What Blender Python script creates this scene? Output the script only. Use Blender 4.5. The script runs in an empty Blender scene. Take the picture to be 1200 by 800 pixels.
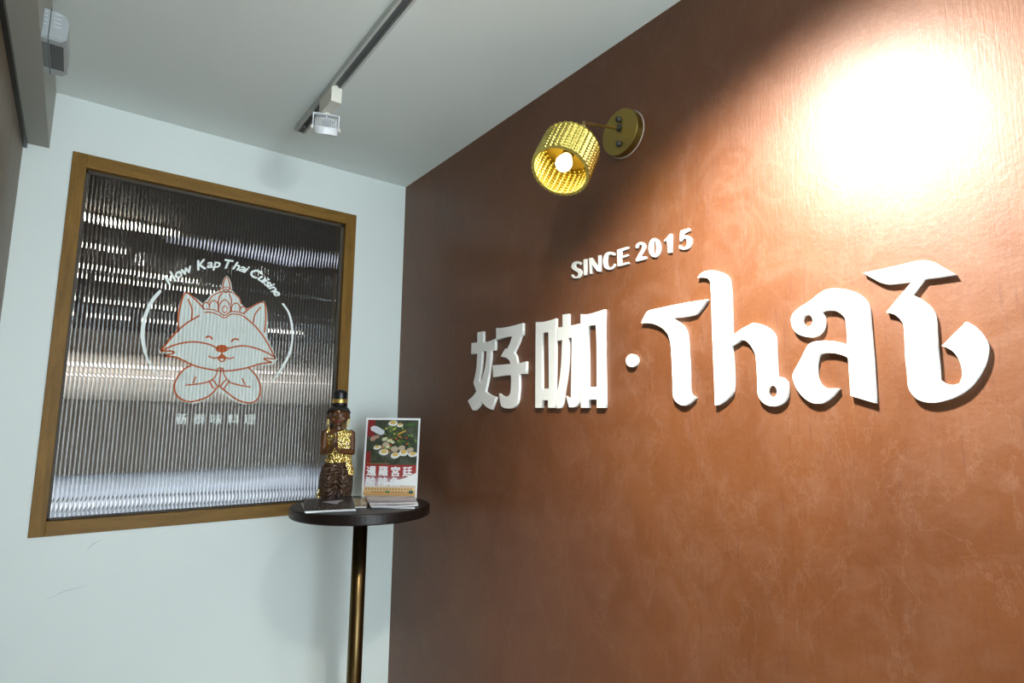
import bpy, bmesh, math, random
from mathutils import Vector, Matrix, Euler
import numpy as np
random.seed(4)
SC = bpy.context.scene
COL = SC.collection
PI = math.pi

# ------------------------------------------------------------------ camera
cam_d = bpy.data.cameras.new('camera')
cam = bpy.data.objects.new('camera', cam_d); COL.objects.link(cam)
cam_d.sensor_width = 36.0; cam_d.lens = 20.438; cam_d.clip_start = .02
CR = Vector((0.79866, -0.60169, 0.010197)); CU = Vector((-0.088604, -0.100816, 0.990952)); CF = Vector((0.59522, 0.79234, 0.133831))
cam.matrix_world = Matrix(((CR.x, CU.x, -CF.x, -1.18693), (CR.y, CU.y, -CF.y, -2.44126), (CR.z, CU.z, -CF.z, 1.42), (0, 0, 0, 1)))
SC.camera = cam

# ------------------------------------------------------------------ world, exposure
world = bpy.data.worlds.new('world'); SC.world = world; world.use_nodes = True
bg = world.node_tree.nodes['Background']; bg.inputs[0].default_value = (.78, .93, 1.0, 1); bg.inputs[1].default_value = 8.9
SC.view_settings.view_transform = 'Standard'; SC.view_settings.look = 'None'
SC.view_settings.gamma = 1.0; SC.view_settings.exposure = 0.0; SC.view_settings.use_curve_mapping = False

def light(name, kind, loc, energy, color, target=None, size=.05, angle=None, blend=.5, size_y=None):
    d = bpy.data.lights.new(name, kind); d.energy = energy; d.color = color
    if kind == 'AREA':
        d.size = size
        if size_y: d.shape = 'RECTANGLE'; d.size_y = size_y
    else: d.shadow_soft_size = size
    if kind == 'SPOT': d.spot_size = math.radians(angle); d.spot_blend = blend
    o = bpy.data.objects.new(name, d); COL.objects.link(o); o.location = loc
    if target is not None:
        o.rotation_euler = (Vector(target) - Vector(loc)).to_track_quat('-Z', 'Y').to_euler()
    return o
# the two lit track spots (their housings are built further down)
SPOT_A = Vector((-.575, -1.86, 2.325)); AIM_A = Vector((0, -2.12, .90))
SPOT_B = Vector((-.575, -1.62, 2.375)); AIM_B = Vector((-.62, 0, 1.35))
light('spot_on_sign', 'SPOT', SPOT_A + (AIM_A-SPOT_A).normalized()*.035, 272, (1, .965, .87), AIM_A, .045, 136, 1.0)
light('spot_on_window', 'SPOT', SPOT_B + (AIM_B-SPOT_B).normalized()*.035, 14, (.92, .98, 1), AIM_B, .028, 120, 1.0)

# ------------------------------------------------------------------ helpers
def tag(o, label=None, cat=None, group=None, kind=None):
    if label: o['label'] = label
    if cat: o['category'] = cat
    if group: o['group'] = group
    if kind: o['kind'] = kind
    return o
def link(name, me, mats, parent=None, smooth=False):
    o = bpy.data.objects.new(name, me); COL.objects.link(o)
    for m in (mats if isinstance(mats, (list, tuple)) else [mats]): me.materials.append(m)
    if smooth:
        for p in me.polygons: p.use_smooth = True
    if parent: o.parent = parent
    return o
def obj(name, bm, mats, parent=None, smooth=False):
    me = bpy.data.meshes.new(name); bm.normal_update(); bm.to_mesh(me); bm.free()
    return link(name, me, mats, parent, smooth)
def empty(name, loc=(0, 0, 0), rot=(0, 0, 0)):
    o = bpy.data.objects.new(name, None); o.empty_display_size = .05; COL.objects.link(o)
    o.location = loc; o.rotation_euler = rot
    return o
def box(bm, x0, x1, y0, y1, z0, z1, M=None, bev=0):
    vs = [bm.verts.new((x, y, z)) for z in (z0, z1) for y in (y0, y1) for x in (x0, x1)]
    fs = [bm.faces.new([vs[i] for i in q]) for q in ((0,2,3,1),(4,5,7,6),(0,1,5,4),(2,6,7,3),(0,4,6,2),(1,3,7,5))]
    if bev:
        r = bmesh.ops.bevel(bm, geom=list({e for f in fs for e in f.edges}), offset=bev, segments=2, affect='EDGES', profile=.6)
        vs = list({v for f in r['faces'] for v in f.verts} | {v for v in vs if v.is_valid})
    if M is not None:
        for v in vs: v.co = M @ v.co
    return vs
def frame_to(d, up=Vector((0, 0, 1))):
    z = Vector(d).normalized()
    if abs(z.dot(up)) > .98: up = Vector((0, 1, 0))
    x = up.cross(z).normalized(); y = z.cross(x)
    return Matrix((x, y, z)).transposed()
def tube(bm, pts, rad, n=12, caps=True):
    pts = [Vector(p) for p in pts]; rings = []
    rad = rad if isinstance(rad, (list, tuple)) else [rad]*len(pts)
    X = None
    for i, p in enumerate(pts):
        d = (pts[min(i+1, len(pts)-1)] - pts[max(i-1, 0)]).normalized()
        if X is None: X = frame_to(d).col[0].copy()
        X = (X - d*X.dot(d)).normalized(); Y = d.cross(X)
        rings.append([bm.verts.new(p + rad[i]*(X*math.cos(2*PI*k/n) + Y*math.sin(2*PI*k/n))) for k in range(n)])
    for a, b in zip(rings, rings[1:]):
        for k in range(n): bm.faces.new((a[k], a[(k+1) % n], b[(k+1) % n], b[k]))
    if caps: bm.faces.new(rings[0][::-1]); bm.faces.new(rings[-1])
def lathe(bm, prof, M=None, n=32, close=True):
    """prof: (radius, z) pairs bottom to top"""
    rings = []
    for r, z in prof:
        if r < 1e-6: rings.append([bm.verts.new((0, 0, z))])
        else: rings.append([bm.verts.new((r*math.cos(2*PI*k/n), r*math.sin(2*PI*k/n), z)) for k in range(n)])
    for a, b in zip(rings, rings[1:]):
        for k in range(n):
            k2 = (k+1) % n
            if len(a) == 1 and len(b) == 1: continue
            if len(a) == 1: bm.faces.new((a[0], b[k2], b[k]))
            elif len(b) == 1: bm.faces.new((a[k], a[k2], b[0]))
            else: bm.faces.new((a[k], a[k2], b[k2], b[k]))
    if close:
        if len(rings[0]) > 1: bm.faces.new(rings[0][::-1])
        if len(rings[-1]) > 1: bm.faces.new(rings[-1])
    if M is not None:
        for rg in rings:
            for v in rg: v.co = M @ v.co
def ellipsoid(bm, c, r, M=None, u=20, v=12):
    S = Matrix.Translation(Vector(c)) @ (M.to_4x4() if M is not None else Matrix()) @ Matrix.Diagonal((r[0], r[1], r[2], 1))
    bmesh.ops.create_uvsphere(bm, u_segments=u, v_segments=v, radius=1, matrix=S)
def smooth_outline(pts, corner=38, sub=4):
    """Catmull-Rom through a traced outline, keeping sharp corners"""
    P = [Vector(p) for p in pts]; n = len(P); out = []
    def is_c(i):
        a = P[i]-P[i-1]; b = P[(i+1) % n]-P[i]
        return a.length < 1e-7 or b.length < 1e-7 or math.degrees(a.angle(b)) > corner
    cs = [is_c(i) for i in range(n)]
    for i in range(n):
        p1, p2 = P[i], P[(i+1) % n]
        p0 = P[i-1] if not cs[i] else p1*2-p2
        j = (i+1) % n
        p3 = P[(i+2) % n] if not cs[j] else p2*2-p1
        L = (p2-p1).length
        k = sub if not (cs[i] and cs[j]) else 1
        m1 = (p2-p0).normalized()*L if (p2-p0).length > 1e-9 else p2-p1
        m2 = (p3-p1).normalized()*L if (p3-p1).length > 1e-9 else p2-p1
        for t in [q/k for q in range(k)]:
            h1 = 2*t**3-3*t*t+1; h2 = t**3-2*t*t+t; h3 = -2*t**3+3*t*t; h4 = t**3-t*t
            out.append(p1*h1+m1*h2+p2*h3+m2*h4)
    return out
def curve_mesh(loops, depth, bevel=0, sub=4, corner=38):
    """filled, extruded flat shape in the XY plane, z from 0 to depth"""
    cu = bpy.data.curves.new('c', 'CURVE'); cu.dimensions = '2D'; cu.fill_mode = 'BOTH'
    for lp in loops:
        pts = smooth_outline(lp, corner, sub)
        s = cu.splines.new('POLY'); s.points.add(len(pts)-1); s.use_cyclic_u = True
        for i, p in enumerate(pts): s.points[i].co = (p.x, p.y, 0, 1)
    cu.extrude = max(depth/2-bevel, 0); cu.bevel_depth = bevel; cu.bevel_resolution = 1
    if bevel: cu.offset = -bevel
    return curve_to_mesh(cu, depth)
def curve_to_mesh(cu, depth):
    o = bpy.data.objects.new('tmp', cu); COL.objects.link(o)
    bpy.context.view_layer.update()
    me = bpy.data.meshes.new_from_object(o.evaluated_get(bpy.context.evaluated_depsgraph_get()))
    bpy.data.objects.remove(o); bpy.data.curves.remove(cu)
    me.transform(Matrix.Translation((0, 0, depth/2)))
    return me
def text_mesh(s, size, offset=0, shear=0, extrude=0.0, align='CENTER'):
    if offset:
        b = text_mesh(s, size, 0, shear, extrude, align); bmx = bmesh.new()
        for i in range(8):
            mm = b.copy(); mm.transform(Matrix.Translation((offset*math.cos(i*PI/4), offset*math.sin(i*PI/4), i*1e-5))); bmx.from_mesh(mm); bpy.data.meshes.remove(mm)
        bpy.data.meshes.remove(b); out = bpy.data.meshes.new('t'); bmx.to_mesh(out); bmx.free(); return out
    cu = bpy.data.curves.new('t', 'FONT'); cu.body = s; cu.size = size; cu.offset = offset; cu.shear = shear
    cu.extrude = extrude; cu.align_x = align; cu.align_y = 'CENTER'; cu.resolution_u = 3
    return curve_to_mesh(cu, extrude*2)
def width_of(s, size):
    m = text_mesh(s, size); w = (max(v.co.x for v in m.vertices)-min(v.co.x for v in m.vertices)) if len(m.vertices) else size*.3
    bpy.data.meshes.remove(m); return w

# ------------------------------------------------------------------ materials
def mat(name, color=(.8, .8, .8), rough=.5, metal=0, spec=.5, **kw):
    m = bpy.data.materials.new(name); m.use_nodes = True
    b = m.node_tree.nodes['Principled BSDF']
    b.inputs['Base Color'].default_value = (*color, 1); b.inputs['Roughness'].default_value = rough
    b.inputs['Metallic'].default_value = metal; b.inputs['Specular IOR Level'].default_value = spec
    for k, v in kw.items(): b.inputs[k.replace('_', ' ')].default_value = v
    return m
class N:
    def __init__(s, m): s.nt = m.node_tree; s.b = s.nt.nodes['Principled BSDF']
    def n(s, t, **kw):
        x = s.nt.nodes.new(t)
        for k, v in kw.items():
            if k in x.inputs: x.inputs[k].default_value = v
            else: setattr(x, k, v)
        return x
    def l(s, a, b): s.nt.links.new(a, b)
    def coords(s, scale=(1, 1, 1), kind='Object'):
        tc = s.n('ShaderNodeTexCoord'); mp = s.n('ShaderNodeMapping'); mp.inputs['Scale'].default_value = scale
        s.l(tc.outputs[kind], mp.inputs['Vector']); return mp.outputs[0]
    def noise(s, vec, scale=5, detail=4, rough=.5, dist=0):
        x = s.n('ShaderNodeTexNoise', Scale=scale, Detail=detail, Roughness=rough, Distortion=dist)
        s.l(vec, x.inputs['Vector']); return x.outputs[0]
    def ramp(s, fac, *stops):
        x = s.n('ShaderNodeValToRGB'); e = x.color_ramp.elements
        while len(e) < len(stops): e.new(.5)
        for el, (p, c) in zip(e, stops): el.position = p; el.color = (*c, 1) if len(c) == 3 else c
        s.l(fac, x.inputs[0]); return x.outputs[0]
    def mix(s, fac, a, b, mode='MIX'):
        x = s.n('ShaderNodeMix', data_type='RGBA', blend_type=mode)
        for sock, v in ((x.inputs[0], fac), (x.inputs[6], a), (x.inputs[7], b)):
            if isinstance(v, (int, float)): sock.default_value = v
            elif isinstance(v, tuple): sock.default_value = (*v, 1)
            else: s.l(v, sock)
        return x.outputs[2]
    def bump(s, h, strength=.2, dist=.01):
        x = s.n('ShaderNodeBump', Strength=strength, Distance=dist); s.l(h, x.inputs['Height']); s.l(x.outputs[0], s.b.inputs['Normal'])
    def math(s, op, a, b=None):
        x = s.n('ShaderNodeMath', operation=op)
        for i, v in enumerate((a, b)):
            if v is None: continue
            if isinstance(v, (int, float)): x.inputs[i].default_value = v
            else: s.l(v, x.inputs[i])
        return x.outputs[0]
G3 = lambda v: (v, v, v)

m = M_BROWN = mat('burnt_sienna_plaster', rough=.42, spec=.5, Coat_Weight=.18, Coat_Roughness=.2); k = N(m)
v = k.coords(); big = k.noise(v, 2.2, 5, .6, .6); mid = k.noise(v, 9, 6, .65, 1.2)
streak = k.noise(k.coords((1, 34, 1.5)), 6, 6, .72); fine = k.noise(k.coords((1, 1, 1)), 90, 4, .6)
c = k.ramp(big, (.3, (.098, .031, .0085)), (.5, (.118, .038, .0105)), (.72, (.142, .049, .015)))
c = k.mix(k.ramp(mid, (.45, G3(0)), (.75, G3(.35))), c, (.18, .085, .050))
c = k.mix(k.ramp(streak, (.55, G3(0)), (.68, G3(.75))), c, (.085, .026, .012))
vor = k.n('ShaderNodeTexNoise', Scale=2.2, Detail=9.0, Roughness=.62, Distortion=.35); k.l(k.coords((1, 3.2, 1.6)), vor.inputs['Vector'])
c = k.mix(k.ramp(vor.outputs[0], (.492, G3(0)), (.5, G3(.16)), (.508, G3(0))), c, (.25, .145, .10))
k.l(c, k.b.inputs['Base Color'])
k.l(k.ramp(mid, (.3, G3(.44)), (.7, G3(.56))), k.b.inputs['Roughness'])
k.bump(k.mix(.4, k.mix(.4, streak, mid), fine), .32, .004)

def paint(name, col, rough=.55):
    m = mat(name, rough=rough); k = N(m); v = k.coords()
    n1 = k.noise(v, 1.6, 4, .55)
    k.l(k.ramp(n1, (.3, tuple(x*.96 for x in col)), (.7, col)), k.b.inputs['Base Color'])
    k.bump(k.noise(v, 120, 3), .05, .002); return m
M_WHITE = paint('white_wall_paint', (.70, .765, .745), .5)
M_CEIL = paint('ceiling_paint', (.74, .80, .785), .7)
M_BEAM = paint('beam_paint', (.33, .33, .29), .5)
M_FLOOR = paint('floor_tile', (.50, .50, .48), .4)
m = M_LEFT = mat('taupe_laminate', rough=.45); k = N(m)
g = k.noise(k.coords((1, 6, .6)), 8, 5, .6, .5)
k.l(k.ramp(g, (.3, (.12, .080, .042)), (.7, (.17, .12, .07))), k.b.inputs['Base Color'])
def wood(name, c1, c2, scale, rough=.45):
    m = mat(name, rough=rough, spec=.2); k = N(m)
    g = k.noise(k.coords(scale), 10, 6, .6, .8); f = k.noise(k.coords(tuple(s*6 for s in scale)), 14, 3)
    c = k.ramp(g, (.3, c1), (.7, c2)); c = k.mix(k.ramp(f, (.5, G3(0)), (.8, G3(.4))), c, tuple(x*.6 for x in c1))
    k.l(c, k.b.inputs['Base Color']); k.bump(f, .08, .002); return m
M_WOODV = wood('oak_vertical', (.15, .078, .014), (.25, .132, .024), (5, 5, .5))
M_WOODH = wood('oak_horizontal', (.15, .078, .014), (.25, .132, .024), (.5, 5, 5))
M_LETTER = mat('white_acrylic_lettering', (.80, .81, .79), .38)
M_GLASS = mat('ribbed_glass', (.93, .95, .95), .0, spec=.5); M_GLASS.node_tree.nodes['Principled BSDF'].inputs['Transmission Weight'].default_value = 1; M_GLASS.node_tree.nodes['Principled BSDF'].inputs['IOR'].default_value = 1.45
M_BEAD = mat('grey_glazing_bead', (.07, .058, .045), .5, spec=.2)
PITCH = .0124
def vinyl(name, col):
    m = mat(name, col, .45); k = N(m)
    tc = k.n('ShaderNodeTexCoord'); sp = k.n('ShaderNodeSeparateXYZ'); k.l(tc.outputs['Object'], sp.inputs[0])
    ph = k.math('MULTIPLY', sp.outputs[0], 2*PI/PITCH)
    k.bump(k.math('ABSOLUTE', k.math('SINE', k.math('MULTIPLY', ph, .5))), 1.0, .0035); return m
M_VWHITE = vinyl('white_vinyl', (.72, .79, .76)); M_VORANGE = vinyl('orange_vinyl', (.52, .11, .025)); M_VPINK = mat('vinyl_arc', (.74, .81, .79), .5)
m = M_GOLD = mat('antique_gold_metal', (.52, .40, .075), .3, 1); k = N(m)
k.l(k.ramp(k.noise(k.coords(), 60, 3), (.3, G3(.22)), (.7, G3(.42))), k.b.inputs['Roughness'])
M_GOLDIN = mat('gold_shade_metal', (.66, .55, .14), .3, 1)
M_BRASS = mat('aged_brass', (.34, .25, .07), .33, 1)
M_BRASSROD = mat('bright_brass', (.55, .40, .18), .3, 1)
M_DARKM = mat('dark_steel', (.05, .05, .05), .4, .6)
M_POLE = mat('bronze_pole', (.13, .085, .035), .3, 1)
m = M_TABLE = mat('black_brown_tabletop', (.018, .012, .010), .34, spec=.3); k = N(m)
g = k.noise(k.coords((2, 14, 2)), 9, 5); k.l(k.ramp(g, (.3, (.006, .004, .0035)), (.8, (.016, .010, .008))), k.b.inputs['Base Color'])
M_FIX = mat('off_white_fixture', (.66, .65, .58), .45); M_FIXW = mat('white_spot_housing', (.74, .77, .80), .4)
M_TRACK = mat('track_grey', (.50, .53, .52), .45); M_TRACKIN = mat('track_channel', (.10, .11, .11), .5)
M_BLACK = mat('black_plastic', (.012, .013, .014), .25)
M_SILVER = mat('silver_sensor_plastic', (.42, .46, .48), .35, .35)
def emit(name, col, s):
    m = mat(name, col); b = m.node_tree.nodes['Principled BSDF']
    b.inputs['Emission Color'].default_value = (*col, 1); b.inputs['Emission Strength'].default_value = s; return m

# ------------------------------------------------------------------ room shell
H = 2.52
def struct(o): o['kind'] = 'structure'; return o
IX0, IX1, IZ0, IZ1 = -1.2195, -.2855, 1.081, 2.2765    # inner opening of the wooden frame
OX0, OX1, OZ0, OZ1 = -1.261, -.2385, 1.0348, 2.3251    # outer edge of the frame
bm = bmesh.new()   # back wall with the window opening
wt = .10
for x0, x1, z0, z1 in ((-4.75, OX0+.01, 0, H), (OX1-.01, 4.75, 0, H), (OX0+.01, OX1-.01, 0, OZ0+.01), (OX0+.01, OX1-.01, OZ1-.01, H)):
    box(bm, x0, x1, 0, wt, z0, z1)
wall_back = struct(obj('wall_back', bm, M_WHITE))
tag(wall_back, 'white painted wall around the wooden framed ribbed window')
M_SCUFF = mat('grey_scuff', (.36, .40, .41), .6)
def at_back(px, py, y=-.0006):
    d = CR*((px-600)/681.28) - CU*((py-400)/681.28) + CF; c = cam.matrix_world.translation
    return c + d*((y-c.y)/d.y)
for pts, w in (([(-1.105, .978), (-1.089, .998), (-1.066, 1.008)], .0022), ([(-1.200, .838), (-1.150, .858), (-1.092, .866)], .0016), ([(-.90, .995), (-.85, 1.03), (-.81, 1.045)], .0007),
               ([(-1.09, .67), (-1.07, .68)], .0014), ([(-.152, .99), (-.147, .991)], .0012), ([(-.14, .993), (-.134, .995)], .0012)):
    bm = bmesh.new()
    P = [Vector((p[0], -.0006, p[1])) for p in pts]
    for i, (a, b) in enumerate(zip(P, P[1:])):
        n = (b-a).normalized().cross(Vector((0, 1, 0)))*w/2; e1 = .2 if i == 0 else 1; e2 = .2 if i == len(P)-2 else 1
        bm.faces.new([bm.verts.new(q) for q in (a-n*e1, b-n*e2, b+n*e2, a+n*e1)])
    obj('scuff_mark', bm, M_SCUFF, wall_back)
bm = bmesh.new(); box(bm, 0, .1, -4.6, -.0005, 0, H); tag(struct(obj('wall_right', bm, M_BROWN)), 'terracotta brown plastered wall that carries the raised sign')
bm = bmesh.new(); box(bm, -2.6, -1.392, -4.6, -.0005, 0, 2.395); tag(struct(obj('wall_left', bm, M_LEFT)), 'taupe brown panelled wall beneath the painted beam')
bm = bmesh.new(); box(bm, -1.388, -1.3245, -4.6, -.0005, 2.317, H-.0005); tag(struct(obj('trim_1', bm, M_BEAM)), 'off white boxed beam along the left wall under the ceiling')
bm = bmesh.new(); box(bm, -1.41, -1.381, -4.6, -.001, 2.30, H-.0006); tag(struct(obj('gap_shade', bm, M_BLACK)), 'black strip that stands for the shade in the gap between the beam and the brown wall')  # solid black strip paints in the shade of the open gap
bm = bmesh.new(); box(bm, -2.6, .12, -4.6, 0, H, H+.1); tag(struct(obj('ceiling', bm, M_CEIL)), 'grey white painted ceiling of the entry')
bm = bmesh.new(); box(bm, -2.6, .12, -4.6, .1, -.1, 0); tag(struct(obj('floor', bm, M_FLOOR)), 'grey tiled floor of the entry')

# the window: frame of four oak members, grey beads, one ribbed pane
win = empty('window_1', (0, 0, 0)); struct(win); tag(win, 'oak framed window with vertically ribbed glass')
FY = -.006
for nm, a, mt in (('stile', (OX0, IX0, FY, .06, OZ0, OZ1), M_WOODV), ('stile', (IX1, OX1, FY, .06, OZ0, OZ1), M_WOODV),
                  ('rail', (IX0, IX1, FY, .06, IZ1, OZ1), M_WOODH), ('rail', (IX0, IX1, FY, .06, OZ0, IZ0), M_WOODH)):
    bm = bmesh.new(); box(bm, *a, bev=.0012); obj(nm, bm, mt, win)
BW = .011
for a in ((IX0, IX0+BW*.7, .019, .034, IZ0, IZ1), (IX1-BW, IX1, .019, .034, IZ0, IZ1), (IX0, IX1, .019, .034, IZ1-BW, IZ1), (IX0, IX1, .019, .034, IZ0, IZ0+BW*.6)):
    bm = bmesh.new(); box(bm, *a); obj('glazing_bead', bm, M_BEAD, win)
bm = bmesh.new()
GX0, GX1, GZ0, GZ1 = IX0+.003, IX1-.003, IZ0+.003, IZ1-.003
nr = round((GX1-GX0)/PITCH); per = 12; ys = .0225; amp = .0032
prof = []
for i in range(nr):
    for j in range(per):
        t = j/per; x = GX0 + (GX1-GX0)*(i+t)/nr
        prof.append((x, ys - amp*math.sin(PI*t)))
prof.append((GX1, ys))
fr = [[bm.verts.new((x, y, z)) for x, y in prof] for z in (GZ0, GZ1)]
bk = [[bm.verts.new((x, .0275, z)) for x, y in (prof[0], prof[-1])] for z in (GZ0, GZ1)]
for a in range(len(prof)-1):
    bm.faces.new((fr[0][a], fr[0][a+1], fr[1][a+1], fr[1][a]))
bm.faces.new((bk[0][1], bk[0][0], bk[1][0], bk[1][1]))
bm.faces.new([fr[0][0], *[]] + [fr[1][0], bk[1][0], bk[0][0]]); bm.faces.new([fr[0][-1], bk[0][1], bk[1][1], fr[1][-1]])
bm.faces.new([*fr[1], bk[1][1], bk[1][0]]); bm.faces.new([*fr[0][::-1], bk[0][0], bk[0][1]])
bmesh.ops.recalc_face_normals(bm, faces=bm.faces)
pane = obj('pane', bm, M_GLASS, win)

# the room seen through the ribbed glass
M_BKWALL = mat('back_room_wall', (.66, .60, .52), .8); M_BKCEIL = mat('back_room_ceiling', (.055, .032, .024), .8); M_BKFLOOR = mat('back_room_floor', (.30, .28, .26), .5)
bm = bmesh.new(); box(bm, -4.6, 4.6, 6.4, 6.5, 0, H); struct(obj('wall_far', bm, M_BKWALL))
for x, nm in ((-4.7, 'wall_side_west'), (4.6, 'wall_side_east')):
    bm = bmesh.new(); box(bm, x, x+.1, .1, 6.5, 0, H); struct(obj(nm, bm, M_BKWALL))
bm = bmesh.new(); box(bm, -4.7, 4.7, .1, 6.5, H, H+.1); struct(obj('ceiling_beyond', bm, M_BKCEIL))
bm = bmesh.new(); box(bm, -4.7, 4.7, .1, 6.5, -.1, 0); struct(obj('floor_beyond', bm, M_BKFLOOR))
BACKROOM = 1
def fixture(name, loc, dims, m, label, cat, group=None):
    o = empty(name, loc); tag(o, label, cat, group)
    bm = bmesh.new(); box(bm, -dims[0]/2-.01, dims[0]/2+.01, -dims[1]/2-.01, dims[1]/2+.01, dims[2], dims[2]+.02); obj('housing', bm, M_FIX, o)
    bm = bmesh.new(); box(bm, -dims[0]/2, dims[0]/2, -dims[1]/2, dims[1]/2, 0, dims[2], bev=.003); obj('diffuser', bm, m, o)
    return o
L1 = emit('warm_lamp_bright', (1, .94, .80), 60); L2 = emit('warm_lamp', (1, .92, .78), 26); L3 = emit('cool_lamp', (.80, .84, 1), .9)
gl = 'ceiling lamps in the room behind the ribbed glass'
for i, (x, y, w, d, m_, lb) in enumerate((
    (-1.45, 1.36, .34, .05, L1, 'brightest warm ceiling lamp behind the upper left of the ribbed glass'),
    (-1.75, 1.95, .10, .03, L2, 'small warm ceiling lamp behind the left edge of the ribbed glass, second row down'),
    (-1.55, 2.65, .20, .04, L1, 'warm ceiling lamp behind the left of the ribbed glass, third row down'),
    (-1.45, 3.05, .24, .05, L2, 'warm ceiling lamp behind the left of the ribbed glass, fourth row down'),
    (-1.60, 4.15, .34, .07, L1, 'warm ceiling lamp behind the left of the ribbed glass, fifth row down'),
    (-1.2, 5.2, .40, .08, L2, 'warm ceiling lamp behind the left of the ribbed glass, sixth row down'),
    (1.35, 1.75, .12, .05, L2, 'warm ceiling lamp behind the upper right of the ribbed glass'),
    (.10, 1.40, .8, .10, L3, 'dim cool ceiling lamp behind the upper middle of the ribbed glass'))):
    fixture('ceiling_lamp', (x, y, H-.045), (w, d, .024), m_, lb, 'lamp', gl)
W1 = emit('added_white_glow', (.95, .97, 1), 2.2); W2 = emit('added_bluish_glow', (.74, .86, 1), 2.6); W3 = emit('added_warm_glow', (1, .86, .78), 3.2)  # glow colours for the panels added behind the glass
def panel(name, x0, x1, y, z0, z1, m, label, cat):
    o = empty(name, ((x0+x1)/2, y, z0)); tag(o, label, cat)
    hw = (x1-x0)/2; h = z1-z0
    bm = bmesh.new(); box(bm, -hw, hw, -.01, .02, 0, h); obj('panel', bm, m, o)
    bm = bmesh.new(); box(bm, -hw-.03, -hw, -.012, .03, -.015, h+.015); box(bm, hw, hw+.03, -.012, .03, -.015, h+.015); box(bm, -hw, hw, -.012, .03, -.015, 0); box(bm, -hw, hw, -.012, .03, h, h+.015); obj('frame', bm, M_BKWALL, o)
    return o
panel('added_glow_strip', -3.3, -.9, 6.2, 2.02, 2.06, W3, 'pinkish glowing strip added behind the left of the ribbed glass', 'glow panel')  # glowing strips added to make the pinkish streaks in the glass
panel('added_glow_strip', -3.3, -.6, 6.2, 1.90, 1.92, W3, 'lower pinkish glowing strip added behind the left of the ribbed glass', 'glow panel')
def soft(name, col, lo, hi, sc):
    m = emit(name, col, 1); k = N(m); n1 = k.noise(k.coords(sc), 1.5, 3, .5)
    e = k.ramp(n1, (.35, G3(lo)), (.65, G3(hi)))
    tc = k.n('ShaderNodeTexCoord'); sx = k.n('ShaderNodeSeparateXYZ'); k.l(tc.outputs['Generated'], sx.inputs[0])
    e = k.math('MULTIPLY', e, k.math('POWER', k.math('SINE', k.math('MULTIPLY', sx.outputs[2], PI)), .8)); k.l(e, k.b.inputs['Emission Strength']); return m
panel('added_pale_band', -3.6, 3.6, 6.35, 1.62, 2.20, soft('pale_band_glow', (1, .95, .86), .12, .40, (.4, 1, 5)), 'wide pale glowing panel added at the far end behind the ribbed glass', 'window')  # glowing panel added for the pale band across the middle of the glass
panel('added_blue_band', -3.4, 3.4, 5.2, .28, .80, soft('blue_band_glow', (.74, .84, 1), .30, .8, (.5, 1, 6)), 'bluish glowing panel added behind the lower ribbed glass', 'counter')  # glowing panel added for the bluish band low in the glass
panel('added_blue_band', -2.6, -.4, 4.0, .60, .68, soft('bright_band_glow', (.82, .90, 1), .4, 1.6, (1, 1, 1)), 'bright glowing strip added nearer behind the lower left ribbed glass', 'counter')  # nearer glowing strip, added to brighten the lower left of the glass


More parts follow.
